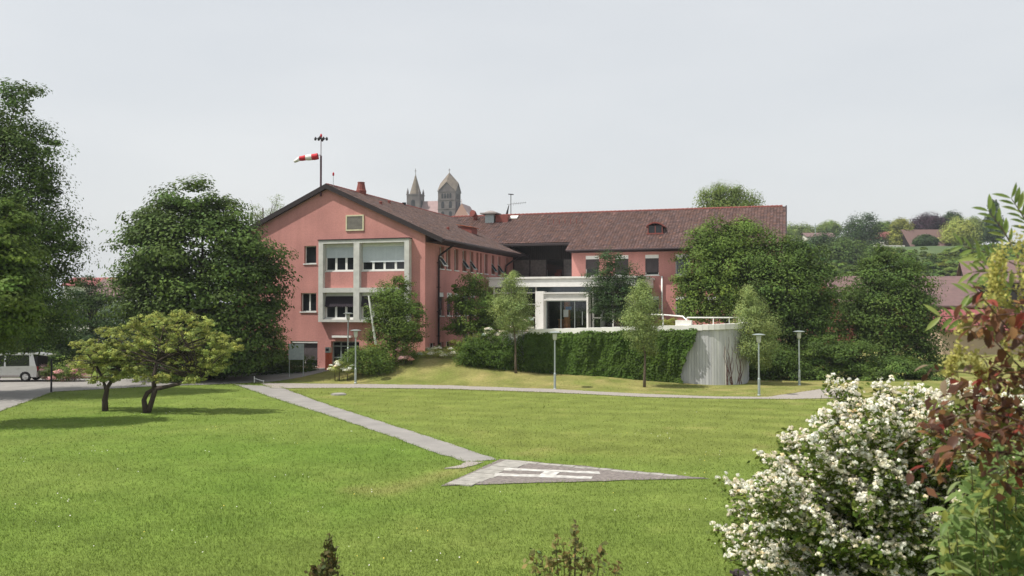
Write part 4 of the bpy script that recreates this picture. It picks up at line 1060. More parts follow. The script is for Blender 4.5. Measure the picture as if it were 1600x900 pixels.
# ------------------------------------------------------------------ windsock, roof lamp
def RP(u, v, z): p = uv2w(u, v); return (p[0], p[1], z)
wz = lambda py: W(503, py, 66.3)[2]
ws = empty('windsock', RP(-8.35, -.1, 13.7), -TH * 0, 'red and white windsock on a tall mast above the gable', 'windsock')
o = Vector(ws.location)
MB().tube([(0, 0, -.5), (0, 0, wz(243) - o.z)], .075, 8).tube([(0, 0, wz(243) - o.z), (0, 0, wz(213) - o.z)], .03, 6).build('mast', M['mast'], ws)
lz = wz(214.5) - o.z
lt = MB().tube([(-.42, 0, lz - .05), (.42, 0, lz - .05)], .025, 6).tube([(0, -.42, lz - .05), (0, .42, lz - .05)], .025, 6)
for x, y in ((-.42, 0), (.42, 0), (0, -.42), (0, .42), (-.2, .1), (.2, -.1)): lt.lathe((x, y, lz - .22), [(.04, 0), (.09, .04), (.09, .16), (.04, .26)], 8)
lt.build('lamp_cross', M['black'], ws)
MB().lathe((0, 0, lz), [(.07, 0), (.08, .05), (.08, .2), (.03, .28)], 8).build('obstruction_lamp', M['red'], ws)
axis = [(-.22, wz(243) - o.z - .03), (-.68, wz(244.5) - o.z - .03), (-1.14, wz(246) - o.z), (-1.6, wz(247.5) - o.z), (-2.0, wz(252.5) - o.z)]
rads = [.235, .225, .2, .17, .09]
MB().tube([(0, 0, wz(242) - o.z), (-.22, 0, wz(242) - o.z)], .02, 5).build('arm', M['mast'], ws)
ws_m = ['red', 'whitefab', 'red', 'whitefab']
for k in range(4):
    MB().tube([(axis[k][0], 0, axis[k][1]), ((axis[k][0] + axis[k+1][0]) / 2, 0, (axis[k][1] + axis[k+1][1]) / 2 - .015), (axis[k+1][0], 0, axis[k+1][1])], [rads[k], (rads[k] + rads[k+1]) / 2 * 1.03, rads[k+1]], 14, cap=(k == 3)).build('red_band' if k % 2 == 0 else 'white_band', M[ws_m[k]], ws, smooth=True)
ol = empty('roof_lamp', RP(RU + .25, .4, 14.0), 0, 'thin rod with a small red lamp on the gable ridge', 'obstruction lamp')
MB().tube([(0, 0, -.2), (0, 0, .75)], .018, 5).build('rod', M['metal'], ol); MB().lathe((0, 0, .75), [(.05, 0), (.07, .04), (.07, .2), (.03, .26)], 8).build('lamp', M['red'], ol)

# ------------------------------------------------------------------ small street furniture
p = W(463, 560, 61.5); z0 = float(terrain(p[0], p[1]))
sg = empty('sign_board', (p[0], p[1], z0), R(8), 'grey blank backed sign board on two posts by the hedge', 'sign')
zt_ = W(463, 537, 61.5)[2] - z0; zb_ = W(463, 562, 61.5)[2] - z0
MB().box(-.52, .52, -.03, .03, zb_, zt_).build('panel', M['signback'], sg)
for x in (-.47, .47): MB().tube([(x, .06, -.1), (x, .06, zt_)], .03, 6).build('post', M['metal'], sg)
p = W(513, 575, 63.3); z0 = float(terrain(p[0], p[1]))
ic = empty('intercom_pillar', (p[0], p[1], z0), -TH, 'rust red pillar with a silver intercom box beside the side door', 'intercom pillar')
MB().box(-.18, .2, -.12, .12, -.2, W(513, 551, 63.3)[2] - z0).build('pillar', M['orange'], ic)
zz = W(513, 551, 63.3)[2] - z0
MB().box(-.17, .19, -.16, .1, zz + .002, zz + .38).build('box', M['metal'], ic); MB().box(-.1, .12, -.18, -.162, zz + .12, zz + .3).build('screen', M['black'], ic)
p = W(583, 545, 60.5); z0 = float(terrain(p[0], p[1]))
br = empty('barrier', (p[0], p[1], z0), 0, 'raised white barrier pole leaning from its rust red post', 'barrier')
MB().box(-.3, .22, -.2, .2, -.2, W(580, 537, 60.5)[2] - z0).build('post', M['orange'], br)
e0 = W(588, 538, 60.4) - np.array([p[0], p[1], z0]); e1 = W(577, 462, 60.4) - np.array([p[0], p[1], z0])
MB().tube([tuple(e0 - np.array([0, .25, 0])), tuple(e1 - np.array([0, .25, 0]))], [.085, .06], 8).build('boom', M['white'], br)
p = G(80, 613); o = MB().tube([(0, 0, -.1), (0, 0, 1.9)], .055, 8).lathe((0, 0, 1.9), [(.06, 0), (.03, .05)], 8).build('bollard_post', M['black']); o.location = tuple(p); tag(o, 'slim black post at the corner of lawn and driveway', 'post')
p = G(529, 617); o = MB().lathe((0, 0, -.02), [(.43, 0), (.43, .075), (.4, .08)], 24).lathe((0, 0, .055), [(.36, 0), (.36, .036), (.1, .037)], 24).build('manhole_cover', M['slab']); o.location = tuple(p); tag(o, 'round pale concrete manhole cover in the lawn', 'manhole cover')
p = G(404, 598); lbk = MB().tube([(-.28, 0, 0), (-.28, 0, .42)], .03, 6).tube([(-.28, 0, .28), (.32, .05, .1)], .025, 6).tube([(.32, .05, 0), (.32, .05, .16)], .03, 6); o = lbk.build('low_barrier', M['white']); o.location = tuple(p); tag(o, 'small low white folding barrier where path meets driveway', 'barrier')
# dark bench half hidden by the white shrub
p = W(1178, 886, 15.5)
bn = empty('garden_bench', (p[0] + .35, p[1], 0), R(28), 'dark weathered wooden bench half hidden under the white shrub', 'bench')
for k in range(4): MB().box(-.8, .8, -.22 + k * .115, -.12 + k * .115, p[2] - .05, p[2]).build('seat_slat', M['benchwood'], bn)
for x in (-.7, .7):
    for y in (-.18, .18): MB().box(x - .04, x + .04, y - .04, y + .04, -.05, p[2] - .052).build('leg', M['benchwood'], bn)

# ------------------------------------------------------------------ cars
def car(name, label, loc, rz, tail_open, paint, L=4.15, Wd=1.72, H=1.8):
    r = empty(name, loc, rz, label, 'car', 'cars parked by the driveway')
    # side outline, x: front(-) to rear(+)
    prof = [(-L/2, .35), (-L/2 + .02, .72), (-L/2 + .85, .98), (-L/2 + 1.0, 1.02), (L/2 - .06, 1.04), (L/2, .8), (L/2, .38)]
    def extr(mb, pts, y0, y1, inset=0):
        a = [(x, y0, z) for x, z in pts]; b2 = [(x, y1, z) for x, z in pts]
        mb.poly(a); mb.poly(b2[::-1])
        for i in range(len(pts)): j = (i + 1) % len(pts); mb.poly([a[j], a[i], b2[i], b2[j]])
    wx = (-L/2 + .78, L/2 - .75)
    pts = [(-L/2, .38)]
    out = []
    bot = []
    for c in wx:
        bot += [(c - .38, .3)] + [(c - .36 * math.cos(t), .32 + .36 * math.sin(t)) for t in np.linspace(.1, math.pi - .1, 7)] + [(c + .38, .3)]
    full = [(-L/2 + .03, .3)] + bot + [(L/2 - .03, .3)] + [(L/2, .8), (L/2 - .05, 1.04), (-L/2 + 1.05, 1.0), (-L/2 + .3, .86), (-L/2, .6)]
    mb = MB(); extr(mb, full, -Wd/2, Wd/2); mb.build('body', paint, r)
    mb = MB(); extr(mb, [(-L/2 + 1.05, 1.0), (L/2 - .06, 1.04), (L/2 - .2, H - .1), (L/2 - .35, H), (-L/2 + 1.75, H), ], -Wd/2 + .12, Wd/2 - .12); mb.build('cabin_glass', M['pane'], r)
    mb = MB(); mb.box(-L/2 + 1.7, L/2 - .3, -Wd/2 + .1, Wd/2 - .1, H - .05, H + .03)
    for x0, x1, xt0, xt1 in ((-L/2 + 1.0, -L/2 + 1.1, -L/2 + 1.7, -L/2 + 1.8), (-.05, .06, -.05, .06), (L/2 - .5, L/2 - .08, L/2 - .55, L/2 - .3)):
        for y in (-1, 1):
            a0, a1 = y * (Wd/2 - .125), y * (Wd/2 - .05); t0, t1 = y * (Wd/2 - .125), y * (Wd/2 - .1)
            mb.hexa([(x0, a0, 1.0), (x1, a0, 1.0), (x1, a1, 1.0), (x0, a1, 1.0), (xt0, t0, H - .03), (xt1, t0, H - .03), (xt1, t1, H - .03), (xt0, t1, H - .03)])
    mb.build('roof_frame', paint, r)
    mb = MB().box(-L/2 + 1.25, wx[1] - .42, -Wd/2 - .015, Wd/2 + .015, .31, .42).box(-L/2 - .03, -L/2 + .2, -Wd/2 + .05, Wd/2 - .05, .32, .56).box(L/2 - .1, L/2 + .06, -Wd/2 + .02, Wd/2 - .02, .33, .62)
    mb.build('bumper', M['cartrim'], r)
    for c in wx:
        for s in (-1, 1):
            w = MB(); y = s * (Wd/2 - .11)
            def ring(y_, rad, n=20): return [(c + rad * math.cos(2*math.pi*i/n), y_, .315 + rad * math.sin(2*math.pi*i/n)) for i in range(n)]
            A, B_ = ring(y - .1, .315), ring(y + .1, .315); A2, B2_ = ring(y - .1, .2), ring(y + .1, .2)
            for i in range(20):
                j = (i + 1) % 20; w.poly([A[i], A[j], B_[j], B_[i]]); w.poly([A[i], A[j], A2[j], A2[i]]); w.poly([B_[i], B_[j], B2_[j], B2_[i]])
            wo_ = w.build('wheel', M['tyre'], r)
            rm = MB(); yy = y + s * .085
            q = ring(yy, .2); rm.poly(q if s > 0 else q[::-1])
            for k in range(5):
                t = 2 * math.pi * k / 5; rm.tube([(c, yy + s * .01, .315), (c + .19 * math.cos(t), yy + s * .015, .315 + .19 * math.sin(t))], .03, 5)
            rm.build('rim', M['rim'], wo_)
    for s in (-1, 1):
        MB().box(L/2 - .04, L/2 + .012, s * (Wd/2 - .12) - .09, s * (Wd/2 - .12) + .1, .72, 1.0).build('tail_light', M['taillight'], r)
        MB().box(-L/2 - .012, -L/2 + .1, s * (Wd/2 - .25) - .15, s * (Wd/2 - .25) + .15, .6, .74).build('headlight', M['lampglass'], r)
        MB().box(-L/2 + 1.25, -L/2 + 1.4, s * (Wd/2 + .09) - .09, s * (Wd/2 + .09) + .09, 1.0, 1.14).build('mirror', paint, r)
        for dx in (-.35, .75): MB().box(dx, dx + .16, s * Wd/2 - .015, s * Wd/2 + .015, .86, .89).build('handle', M['cartrim'], r)
    if tail_open:
        MB().box(L/2 + .01, L/2 + .62, -Wd/2 + .12, Wd/2 - .12, .66, .74).box(L/2 + .5, L/2 + .62, -Wd/2 + .14, Wd/2 - .14, .741, .86).build('lower_tailgate', M['cartrim'], r)
        MB().hexa([(L/2 - .4, -Wd/2 + .12, H + .03), (L/2 + .55, -Wd/2 + .15, H - .12), (L/2 + .55, Wd/2 - .15, H - .12), (L/2 - .4, Wd/2 - .12, H + .03), (L/2 - .4, -Wd/2 + .12, H + .09), (L/2 + .57, -Wd/2 + .15, H - .05), (L/2 + .57, Wd/2 - .15, H - .05), (L/2 - .4, Wd/2 - .12, H + .09)]).build('tailgate', paint, r)
        MB().box(L/2 - .19, L/2 - .01, -Wd/2 + .1, Wd/2 - .1, .65, H - .12).build('load_space', M['dark'], r)
    return r
p = G(8, 597.5); car('estate_car', 'silver estate car with its tailgate raised at the left edge', (p[0] - .15, p[1] + .9, .03), R(4), True, M['carpaint'])
p = G(272, 594); car('hatchback_car', 'pale silver car parked behind the crooked little trees', (p[0], p[1] + .9, .03), R(2), False, mat('pale_silver_paint', (.62, .66, .66), rough=.25, metal=.4, spec=.6), L=4.3, H=1.45)

# ------------------------------------------------------------------ trees
tree('large_tree', 'tall dense tree filling the left edge of the lawn', (-90, 628), 50,
     [(-10, 190, 62, 55), (30, 150, 32, 26), (40, 235, 48, 48), (20, 300, 72, 62), (-80, 280, 110, 130), (60, 345, 52, 60), (15, 400, 90, 70), (75, 395, 42, 38), (60, 470, 62, 60), (-20, 490, 100, 70), (72, 226, 26, 13), (100, 388, 26, 13), (82, 300, 22, 20)], 42000, .25, L_DARK, .5, clump=.7, tonevar=.5, flat=.6, per=120)
tree('lower_tree', 'lighter green tree at the far left in front of the tall one', (-120, 665), 37.5, [(5, 345, 32, 30), (-10, 400, 50, 55), (10, 455, 46, 50), (-40, 500, 70, 50)], 12000, .27, L_MID, .3, clump=.65, tonevar=.45)
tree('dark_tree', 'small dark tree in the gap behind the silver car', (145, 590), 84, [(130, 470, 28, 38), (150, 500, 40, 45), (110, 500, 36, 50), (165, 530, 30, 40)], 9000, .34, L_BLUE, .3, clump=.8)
tree('chestnut_tree', 'broad dark horse chestnut standing before the left end of the gable', (318, 590), 60.5,
     [(300, 318, 50, 40), (345, 335, 40, 36), (250, 350, 50, 38), (300, 390, 95, 62), (380, 395, 50, 55), (225, 400, 42, 50), (250, 460, 60, 55), (320, 470, 90, 62), (405, 440, 38, 55), (300, 540, 100, 45), (395, 520, 45, 50)], 40000, .36, L_DARK, .45, clump=1.0, tonevar=.5, flat=.5)
tree('shrub_tree', 'light green shrub between the chestnut and the pink gable', (436, 585), 64.5, [(430, 545, 22, 30), (415, 560, 28, 28), (440, 565, 16, 20)], 5000, .22, L_MID, .1, cat='shrub', clump=.5)
tree('thin_tree', 'sparse thin tree showing above the gable roof on the left', (418, 470), 96, [(400, 330, 10, 14), (432, 318, 10, 18), (420, 340, 22, 14), (395, 345, 14, 12)], 1300, .17, L_GREY, .22, base=(W(415, 400, 96)[0], 96, 0), nb=22, clump=.6, topfrac=.9, per=14)
def crooked(name, label, path, lobes, n, d, forks):
    p = G(*path[0][:2]); root = empty(name, tuple(p), 0, label, 'tree', 'pair of crooked little trees on the lawn')
    mb = MB()
    dd = p[1]
    def q(a): w = W(a[0], a[1], dd) - p; return (w[0], w[1] + (a[3] if len(a) > 3 else 0), w[2])
    pts = [q(a) for a in path]; pts[0] = (pts[0][0], pts[0][1], -.15)
    mb.tube(pts, [a[2] * .64 * dd / FPX for a in path], 9)
    for f in forks: mb.tube([q(a) for a in f], [a[2] * .66 * dd / FPX for a in f], 7)
    rs = random.Random(n)
    cxp, cyp, rxp, ryp, num = lobes
    sprays = []
    while len(sprays) < num:
        a = rs.uniform(0, math.pi * 2); q_ = rs.random() ** .5; x = cxp + rxp * q_ * math.cos(a); y = cyp + ryp * q_ * math.sin(a) * (1 if math.sin(a) < 0 else .92)
        sprays.append((x, y, rs.uniform(11, 21), rs.uniform(5, 9), rs.uniform(-1.7, 1.7) * (1 - q_ * .6)))
    blobs = bl(dd, *sprays)
    for k in range(60):
        bc, brr = blobs[k % len(blobs)]; s = Vector(q((forks[k % len(forks)][-1] if forks and k % 2 else path[-1])[:3])); e = Vector(bc - p) + Vector([random.uniform(-.9, .9) * brr[0], random.uniform(-.9, .9) * brr[1], random.uniform(-.5, 1.0) * brr[2]])
        mb.tube([s, s.lerp(e, .5) + Vector((0, 0, .15)), e], [.045, .03, .01], 5)
    mb.build('trunk', M['bark'], root, smooth=True)
    crown('crown', root, blobs, n, .125, L_LIGHT, origin=p, clump=.30, tonevar=.6, up=.6, shell=.7, hue=.06, per=30, flat=.6)
    return root
crooked('crooked_tree', 'small crooked yellow green tree, left one with the single bent trunk', [(165, 642, 8), (164, 625, 7), (168, 605, 5), (178, 590, 4.5), (190, 575, 4)],
        (168, 553, 60, 45, 46), 7600, 43, [[(166, 610, 4), (160, 590, 3), (150, 570, 2.5)]])
crooked('crooked_tree', 'small crooked yellow green tree, right one with the forked twin trunk', [(229, 645, 8), (225, 625, 6), (230, 614, 5.5), (241, 608, 6.5), (240, 590, 5), (245, 565, 4)],
        (262, 547, 108, 58, 112), 18500, 43,
        [[(232, 643, 7), (238, 625, 6), (243, 608, 6)], [(241, 608, 6), (262, 604, 4.5), (280, 600, 3.5), (296, 592, 3), (312, 594, 2)]])
tree('hornbeam', 'dense green bushy tree in front of the right gable corner', (615, 565), 61, [(618, 465, 32, 32), (600, 490, 24, 30), (630, 500, 32, 35), (612, 530, 36, 28), (650, 520, 14, 12), (585, 505, 10, 10), (652, 485, 12, 10), (628, 445, 16, 12)], 12000, .19, L_MID, .15, clump=.4, tonevar=.4, flat=.7, per=90)
tree('ginkgo', 'loose green tree before the pink side wall behind the hedge', (736, 545), 66, [(738, 440, 18, 16), (725, 465, 22, 22), (752, 475, 26, 26), (735, 500, 30, 22), (712, 510, 16, 12), (765, 500, 18, 20), (712, 450, 8, 6)], 8500, .21, L_MID, .12, clump=.4, tonevar=.45, flat=.7, per=90, base=(W(736, 530, 66)[0], 66, 2.0))
tree('young_tree', 'slender young tree with bare trunk before the hedge left of the entrance', (806, 582), None or float(G(806, 583)[1]), [(797, 435, 12, 14), (800, 458, 22, 22), (802, 485, 30, 24), (806, 505, 22, 16), (785, 475, 14, 14)], 8500, .14, L_YOUNG, .085, bark='barkpale', clump=.3, tonevar=.4, topfrac=.7, up=.3, flat=.95, per=70)
p = W(960, 500, 70); tree('round_tree', 'dark round tree standing on the terrace right of the entrance', None, 70, [(955, 415, 26, 24), (935, 440, 24, 20), (985, 440, 24, 26), (960, 460, 32, 28), (945, 480, 22, 20), (980, 490, 24, 18)], 8000, .2, L_BLUE, .1, base=(p[0], 70, 2.9), clump=.4, flat=.7, per=90, tonevar=.45)
tree('young_tree', 'upright pale young tree in front of the ivy wall', None, float(G(1007, 605)[1]), [(1000, 450, 14, 14), (1003, 472, 24, 20), (1005, 498, 30, 24), (1006, 525, 24, 18), (1012, 545, 14, 10)], 9000, .13, L_YOUNG, .085, bark='barkpale', base=G(1007, 605), clump=.3, tonevar=.4, topfrac=.75, up=.3, flat=.95, per=70)
tree('young_tree', 'pale young tree by the lamp at the concrete wall end', None, float(G(1186, 601)[1]), [(1168, 460, 10, 14), (1172, 485, 22, 20), (1180, 512, 34, 24), (1182, 540, 32, 20), (1190, 558, 18, 14)], 10500, .14, L_YOUNG, .085, bark='barkpale', base=G(1186, 601), clump=.32, tonevar=.4, topfrac=.7, up=.3, flat=.95, per=70)
tree('poplar', 'pale tree top showing above the right end of the roof', None, 112, [(1110, 312, 22, 16), (1135, 305, 26, 18), (1165, 312, 22, 14), (1125, 295, 10, 10), (1150, 298, 10, 8), (1135, 330, 50, 20)], 9000, .30, L_GREY, .4, base=(W(1135, 400, 112)[0], 112, 0), clump=.55, tonevar=.5, flat=1.1, per=36)
tree('maple', 'big light green maple covering the right end of the hospital', None, 69, [(1120, 370, 36, 30), (1160, 372, 40, 30), (1100, 405, 36, 34), (1150, 420, 55, 44), (1080, 440, 22, 22), (1110, 460, 44, 40), (1085, 480, 26, 18), (1170, 470, 40, 40)], 24000, .29, L_MID, .35, base=(W(1145, 500, 69)[0], 69, 0), clump=.7, tonevar=.5, flat=.6, per=120)
tree('maple', 'big dark tree between the light maple and the round maple', None, 67, [(1215, 400, 42, 34), (1250, 410, 38, 34), (1225, 450, 62, 46), (1275, 450, 34, 42), (1200, 490, 44, 40), (1255, 500, 56, 40), (1225, 545, 60, 36), (1285, 490, 26, 34)], 25000, .28, L_DARK, .35, base=(W(1235, 600, 67)[0], 67, 0), clump=.7, tonevar=.5, flat=.6, per=120)
tree('maple', 'round full maple in front of the long brown roof', None, 73, [(1385, 420, 40, 34), (1415, 440, 40, 38), (1355, 455, 40, 38), (1390, 485, 64, 48), (1435, 500, 32, 42), (1340, 500, 40, 36), (1385, 550, 70, 42), (1440, 550, 30, 40), (1375, 400, 20, 16)], 27000, .3, L_DARK, .35, base=(W(1390, 600, 73)[0], 73, 0), clump=.7, tonevar=.5, flat=.6, per=120)
tree('hazel_shrub', 'spreading green shrubs at the foot of the right hand trees', None, 62, [(1290, 545, 36, 22), (1330, 555, 40, 30), (1275, 580, 30, 22), (1340, 590, 60, 22), (1400, 585, 50, 28), (1445, 590, 30, 26)], 16000, .24, L_DARK, .12, cat='shrub', base=(W(1340, 605, 62)[0], 62, 0), clump=.6, tonevar=.5)

# ------------------------------------------------------------------ hedges, shrubs, ivy
def shrub(name, label, d, lobes, n, leaf, mtl, cat='shrub', blossoms=None, group=None, **kw):
    blobs = bl(d, *lobes); cx = np.mean([b[0][0] for b in blobs]); p = np.array([cx, d, float(terrain(cx, d))])
    root = empty(name, tuple(p), 0, label, cat, group)
    for k in range(6):
        b = blobs[k % len(blobs)]; g0 = (b[0] - p) * .8; g0[2] = float(terrain(b[0][0], b[0][1])) - p[2] - .1
        MB().tube([(g0[0], g0[1], g0[2]), tuple((b[0] - p) * .95)], [.03, .012], 5).build('stem', M['bark'], root)
    kw.setdefault('flat', .8); kw.setdefault('per', 70)
    kw.setdefault('clump', .35); kw.setdefault('tonevar', .4)
    crown('foliage', root, blobs, n, leaf, mtl, origin=p, **kw)
    if blossoms:
        nb, sz, bm = blossoms; b3 = [(c, tuple(x * 1.06 for x in r)) for c, r in blobs]
        tag(crown('blossoms', root, b3, nb, sz, bm, origin=p, clump=.22, tonevar=.2, shell=.95, up=.3, aspect=.9, hue=.05), kind='stuff')
    return root
shrub('rounded_bush', 'rounded glossy green bush behind the lamp by the side door', 59.5, [(575, 560, 34, 20), (555, 562, 24, 18), (600, 562, 22, 18), (580, 550, 22, 14)], 7000, .15, L_MID)
shrub('cream_flower_bush', 'low cream flowering bush at the foot of the rounded bush', 58.8, [(530, 572, 12, 8), (545, 573, 10, 7), (522, 574, 8, 5)], 1200, .1, L_LIGHT, blossoms=(330, .07, P_WHITE))
shrub('pink_flower_bush', 'small pink flowering bush right of the rounded bush', 60.5, [(634, 557, 15, 11), (625, 552, 12, 9), (645, 554, 10, 9)], 1800, .1, L_MID, blossoms=(850, .09, P_PINK))
shrub('white_flower_bush', 'low pale flowering bushes in front of the pink side wall', 62, [(672, 552, 20, 9), (695, 550, 18, 10), (712, 547, 10, 9)], 2200, .1, L_LIGHT, blossoms=(1700, .09, P_WHITE))
shrub('yellow_bush', 'yellow green low bushes along the foot of the pink side wall', 64.5, [(690, 545, 16, 5), (715, 538, 18, 7), (668, 552, 10, 5), (745, 530, 16, 8)], 2200, .13, L_YEL)
shrub('white_hydrangea', 'white flowering shrubs rising behind the laurel hedge', 64.5, [(775, 515, 14, 8), (795, 514, 14, 8), (822, 505, 10, 12), (758, 520, 10, 7)], 1500, .14, L_MID, blossoms=(1100, .12, P_WHITE))
shrub('laurel_hedge', 'thick laurel hedge on the bank left of the ivy wall', 60.6, [(737, 547, 24, 23), (762, 545, 26, 24), (790, 549, 28, 28), (818, 553, 28, 32), (733, 558, 18, 16), (775, 562, 36, 16), (845, 557, 26, 36)], 26000, .15, L_IVY, cat='hedge', clump=.3, flat=.8, per=90)
shrub('rose_bush', 'pink flowering rose bush beside the black post', 59.8, [(85, 583, 22, 12), (105, 581, 20, 13), (75, 578, 10, 12), (120, 580, 14, 11)], 2600, .12, L_MID, blossoms=(1500, .11, P_PINK))
shrub('box_hedge', 'low clipped box hedge below the ground floor window', 64, [(455, 568, 16, 13), (478, 567, 16, 13), (468, 575, 22, 10)], 4200, .12, L_IVY, cat='hedge', clump=.25)
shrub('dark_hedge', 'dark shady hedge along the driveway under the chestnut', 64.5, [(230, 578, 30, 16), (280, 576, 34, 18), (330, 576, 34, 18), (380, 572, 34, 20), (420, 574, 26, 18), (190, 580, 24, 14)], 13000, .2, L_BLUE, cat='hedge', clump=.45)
shrub('ramp_planting', 'yellow green planting beside the white rail of the terrace', 63, [(1045, 503, 18, 6), (1035, 507, 10, 5)], 1200, .13, L_YEL)
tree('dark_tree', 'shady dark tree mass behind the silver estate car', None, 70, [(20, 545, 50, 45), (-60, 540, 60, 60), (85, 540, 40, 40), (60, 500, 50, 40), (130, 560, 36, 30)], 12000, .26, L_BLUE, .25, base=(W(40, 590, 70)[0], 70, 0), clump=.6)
shrub('dark_hedge', 'added dark undergrowth as ground shade between the concrete wall and the right hand trees', 61.5, [(1190, 580, 26, 20), (1235, 578, 30, 22), (1270, 588, 26, 14), (1215, 560, 34, 18)], 8000, .22, L_DARK, cat='hedge', clump=.5)  # added planting: its dark leaves supply ground shade below the trees
shrub('dark_hedge', 'long dark hedge in the distance behind the left driveway', 95, [(-120 + i * 40, 560, 34, 26) for i in range(9)], 12000, .3, L_BLUE, cat='hedge', clump=.6)
# rose bed
pb = MB(); k = 20; c0 = G(98, 592)
ring = [(c0[0] + 2.0 * math.cos(2 * math.pi * i / k), c0[1] + .9 + .9 * math.sin(2 * math.pi * i / k)) for i in range(k)]
for i in range(k): pb.poly([(c0[0], c0[1] + .9, .2), (*ring[i], .06), (*ring[(i + 1) % k], .06)])
tag(pb.build('mulch_bed', M['earth']), kind='structure')
# ivy on the terrace wall
n = 26000
uu = rng.uniform(8.0, 19.4, n); tt = rng.random(n)
gz = terrain(*(uv2w(uu[:, None], np.full((n, 1), -1.7)).T if False else (C0[0] + UA[0] * uu + VA[0] * -1.7, C0[1] + UA[1] * uu + VA[1] * -1.7)))
topz = 3.12 + .033 * (uu - 8) + .10 + .22 * (fbm(uu * 1.3, uu * 0 + 3) - .5)
zz = gz + (topz - gz) * tt ** .9
edge = 18.35 + .95 * np.clip(zz / 3.3, 0, 1) ** 2 + .7 * (fbm(zz * 1.8, zz * 0 + 8) - .5)
keep = uu < edge
uu, zz, topz, tt = uu[keep], zz[keep], topz[keep], tt[keep]; n = len(uu)
bulge = .10 + .95 * np.clip(fbm(uu * .9, zz * .35 + 4) - .32, 0, 1) + .16 * fbm(uu * 3, zz * 2)
ov = np.clip((zz - topz + .35) / .35, 0, 1)
vv = -1.62 - bulge * rng.uniform(.35, 1.05, n) * (1 - .5 * ov) + ov * rng.uniform(-.1, .45, n)
pos = np.stack([C0[0] + UA[0] * uu + VA[0] * vv, C0[1] + UA[1] * uu + VA[1] * vv, zz], 1)
gu = (fbm((uu + .1) * .9, zz * .35 + 4) - fbm((uu - .1) * .9, zz * .35 + 4)) * 5
nr = np.stack([-VA[0] + gu * -UA[0], -VA[1] + gu * -UA[1], .45 + .8 * ov], 1) + rng.normal(size=(n, 3)) * .33
tn = np.clip(.72 + .6 * fbm(uu * 1.1, zz * 1.1 + 7) * rng.uniform(.8, 1.25, n), .4, 1.8)
hv = .25 * (fbm(uu * .8 + 5, zz * .8) - .5)
iv = npmesh('ivy', leafquads(pos, nr, .15 * rng.uniform(.6, 1.3, n), .8), 4, L_IVY, None, np.repeat(np.stack([tn * (1 + hv), tn, tn], 1), 4, 0))
tag(iv, 'dense ivy curtain hanging over the terrace retaining wall', 'ivy')
vi = MB()
for k in range(26):
    u = 19.4 + random.random() * 2.6; t = min(1.45, max(0, (u - 19.6) / 2.6)); s = math.asin(min(.99, max(0, (u - 19.6) / 2.6)))
    v = -1.6 + 2.6 * (1 - math.cos(s)) - .03; pts = []
    if u < 20.9: continue
    z = .05
    while z < random.uniform(1.6, 3.3):
        pts.append(B2(u, v, z)); z += .3; u += random.uniform(-.1, .1); u = min(u, 22.1); s = math.asin(min(.99, max(0, (u - 19.6) / 2.6))); v = -1.6 + 2.6 * (1 - math.cos(s)) - .03
    if len(pts) > 2: vi.tube(pts, list(np.linspace(.022, .008, len(pts))), 5)
tag(vi.build('bare_vine', mat('red_brown_vine', (.14, .06, .05))), 'bare reddish vine stems climbing the end of the concrete wall', 'vine')

# ------------------------------------------------------------------ foreground: white shrub, red leaved vine, elder, shoots
wsD = 11.0
wp = W(1400, 900, wsD); wsr = empty('white_blossom_shrub', (wp[0], wsD, 0), 0, 'large arching shrub covered in white blossom at lower right', 'shrub')
stem = MB(); fl_c, fl_n, lf_c, lf_n, lf_a = [], [], [], [], []
tips = []
outline = [(1118, 828), (1128, 752), (1135, 850), (1150, 800), (1182, 745), (1188, 712), (1222, 682), (1232, 675), (1280, 648), (1295, 590), (1300, 660), (1330, 605), (1375, 600), (1420, 605), (1450, 612), (1490, 600), (1250, 720), (1210, 780), (1180, 860), (1165, 810)]
for a in outline:
    for k in range(3): tips.append((a[0] + k * random.uniform(2, 16), a[1] + k * random.uniform(2, 12), random.uniform(-.6, .6)))
for k in range(500):
    x = random.uniform(1140, 1660); lim = np.interp(x, [1120, 1180, 1230, 1300, 1380, 1660], [800, 735, 690, 630, 612, 600])
    tips.append((x, lim + 8 + (940 - lim) * random.random() ** 1.25, random.uniform(-1.9, .6)))
org = np.array([wp[0], wsD, 0]); ctr = W(1480, 860, wsD) - org
for (px, py, dy) in tips:
    e = W(px, py, wsD + dy) - org
    # long arching sprays that leave the heart of the shrub and lean outwards to the left
    b0 = np.array([ctr[0] * .6 + random.uniform(-.3, .9), random.uniform(-.4, .5), max(.3, min(e[2] - .9, random.uniform(.6, 2.2)))])
    b0[0] = e[0] + (b0[0] - e[0]) * random.uniform(.45, .8); b0[1] = e[1] * .4 + b0[1] * .6
    mid = b0 * .45 + e * .55 + np.array([0, 0, .22 + .16 * abs(e[0] - b0[0])])
    pts = []
    for t in np.linspace(0, 1, 9):
        p = (1 - t) ** 2 * b0 + 2 * t * (1 - t) * mid + t * t * e; pts.append(p)
    stem.tube([tuple(p) for p in pts], list(np.linspace(.009, .004, 9)), 5)
    L_ = np.linalg.norm(pts[-1] - pts[0])
    npos = int(12 + 20 * L_)
    for j in range(npos):
        t = 1 - (j / npos) * .8; i0 = min(7, int(t * 8)); f = t * 8 - i0; p = pts[i0] * (1 - f) + pts[i0 + 1] * f
        side = rng.normal(size=3) * np.array([.06, .07, .035]); p2 = p + side * (1.25 - t * .7)
        if random.random() < .92: fl_c.append(p2 + np.array([0, 0, .04]))
        if random.random() < .65: fl_c.append(p2 + rng.normal(size=3) * .05 + np.array([0, -.03, .03]))
        for q in range(5): lf_c.append(p2 + rng.normal(size=3) * .055 - np.array([0, 0, .045])); lf_n.append(rng.normal(size=3) * .5 + np.array([0, 0, .7])); lf_a.append(side)
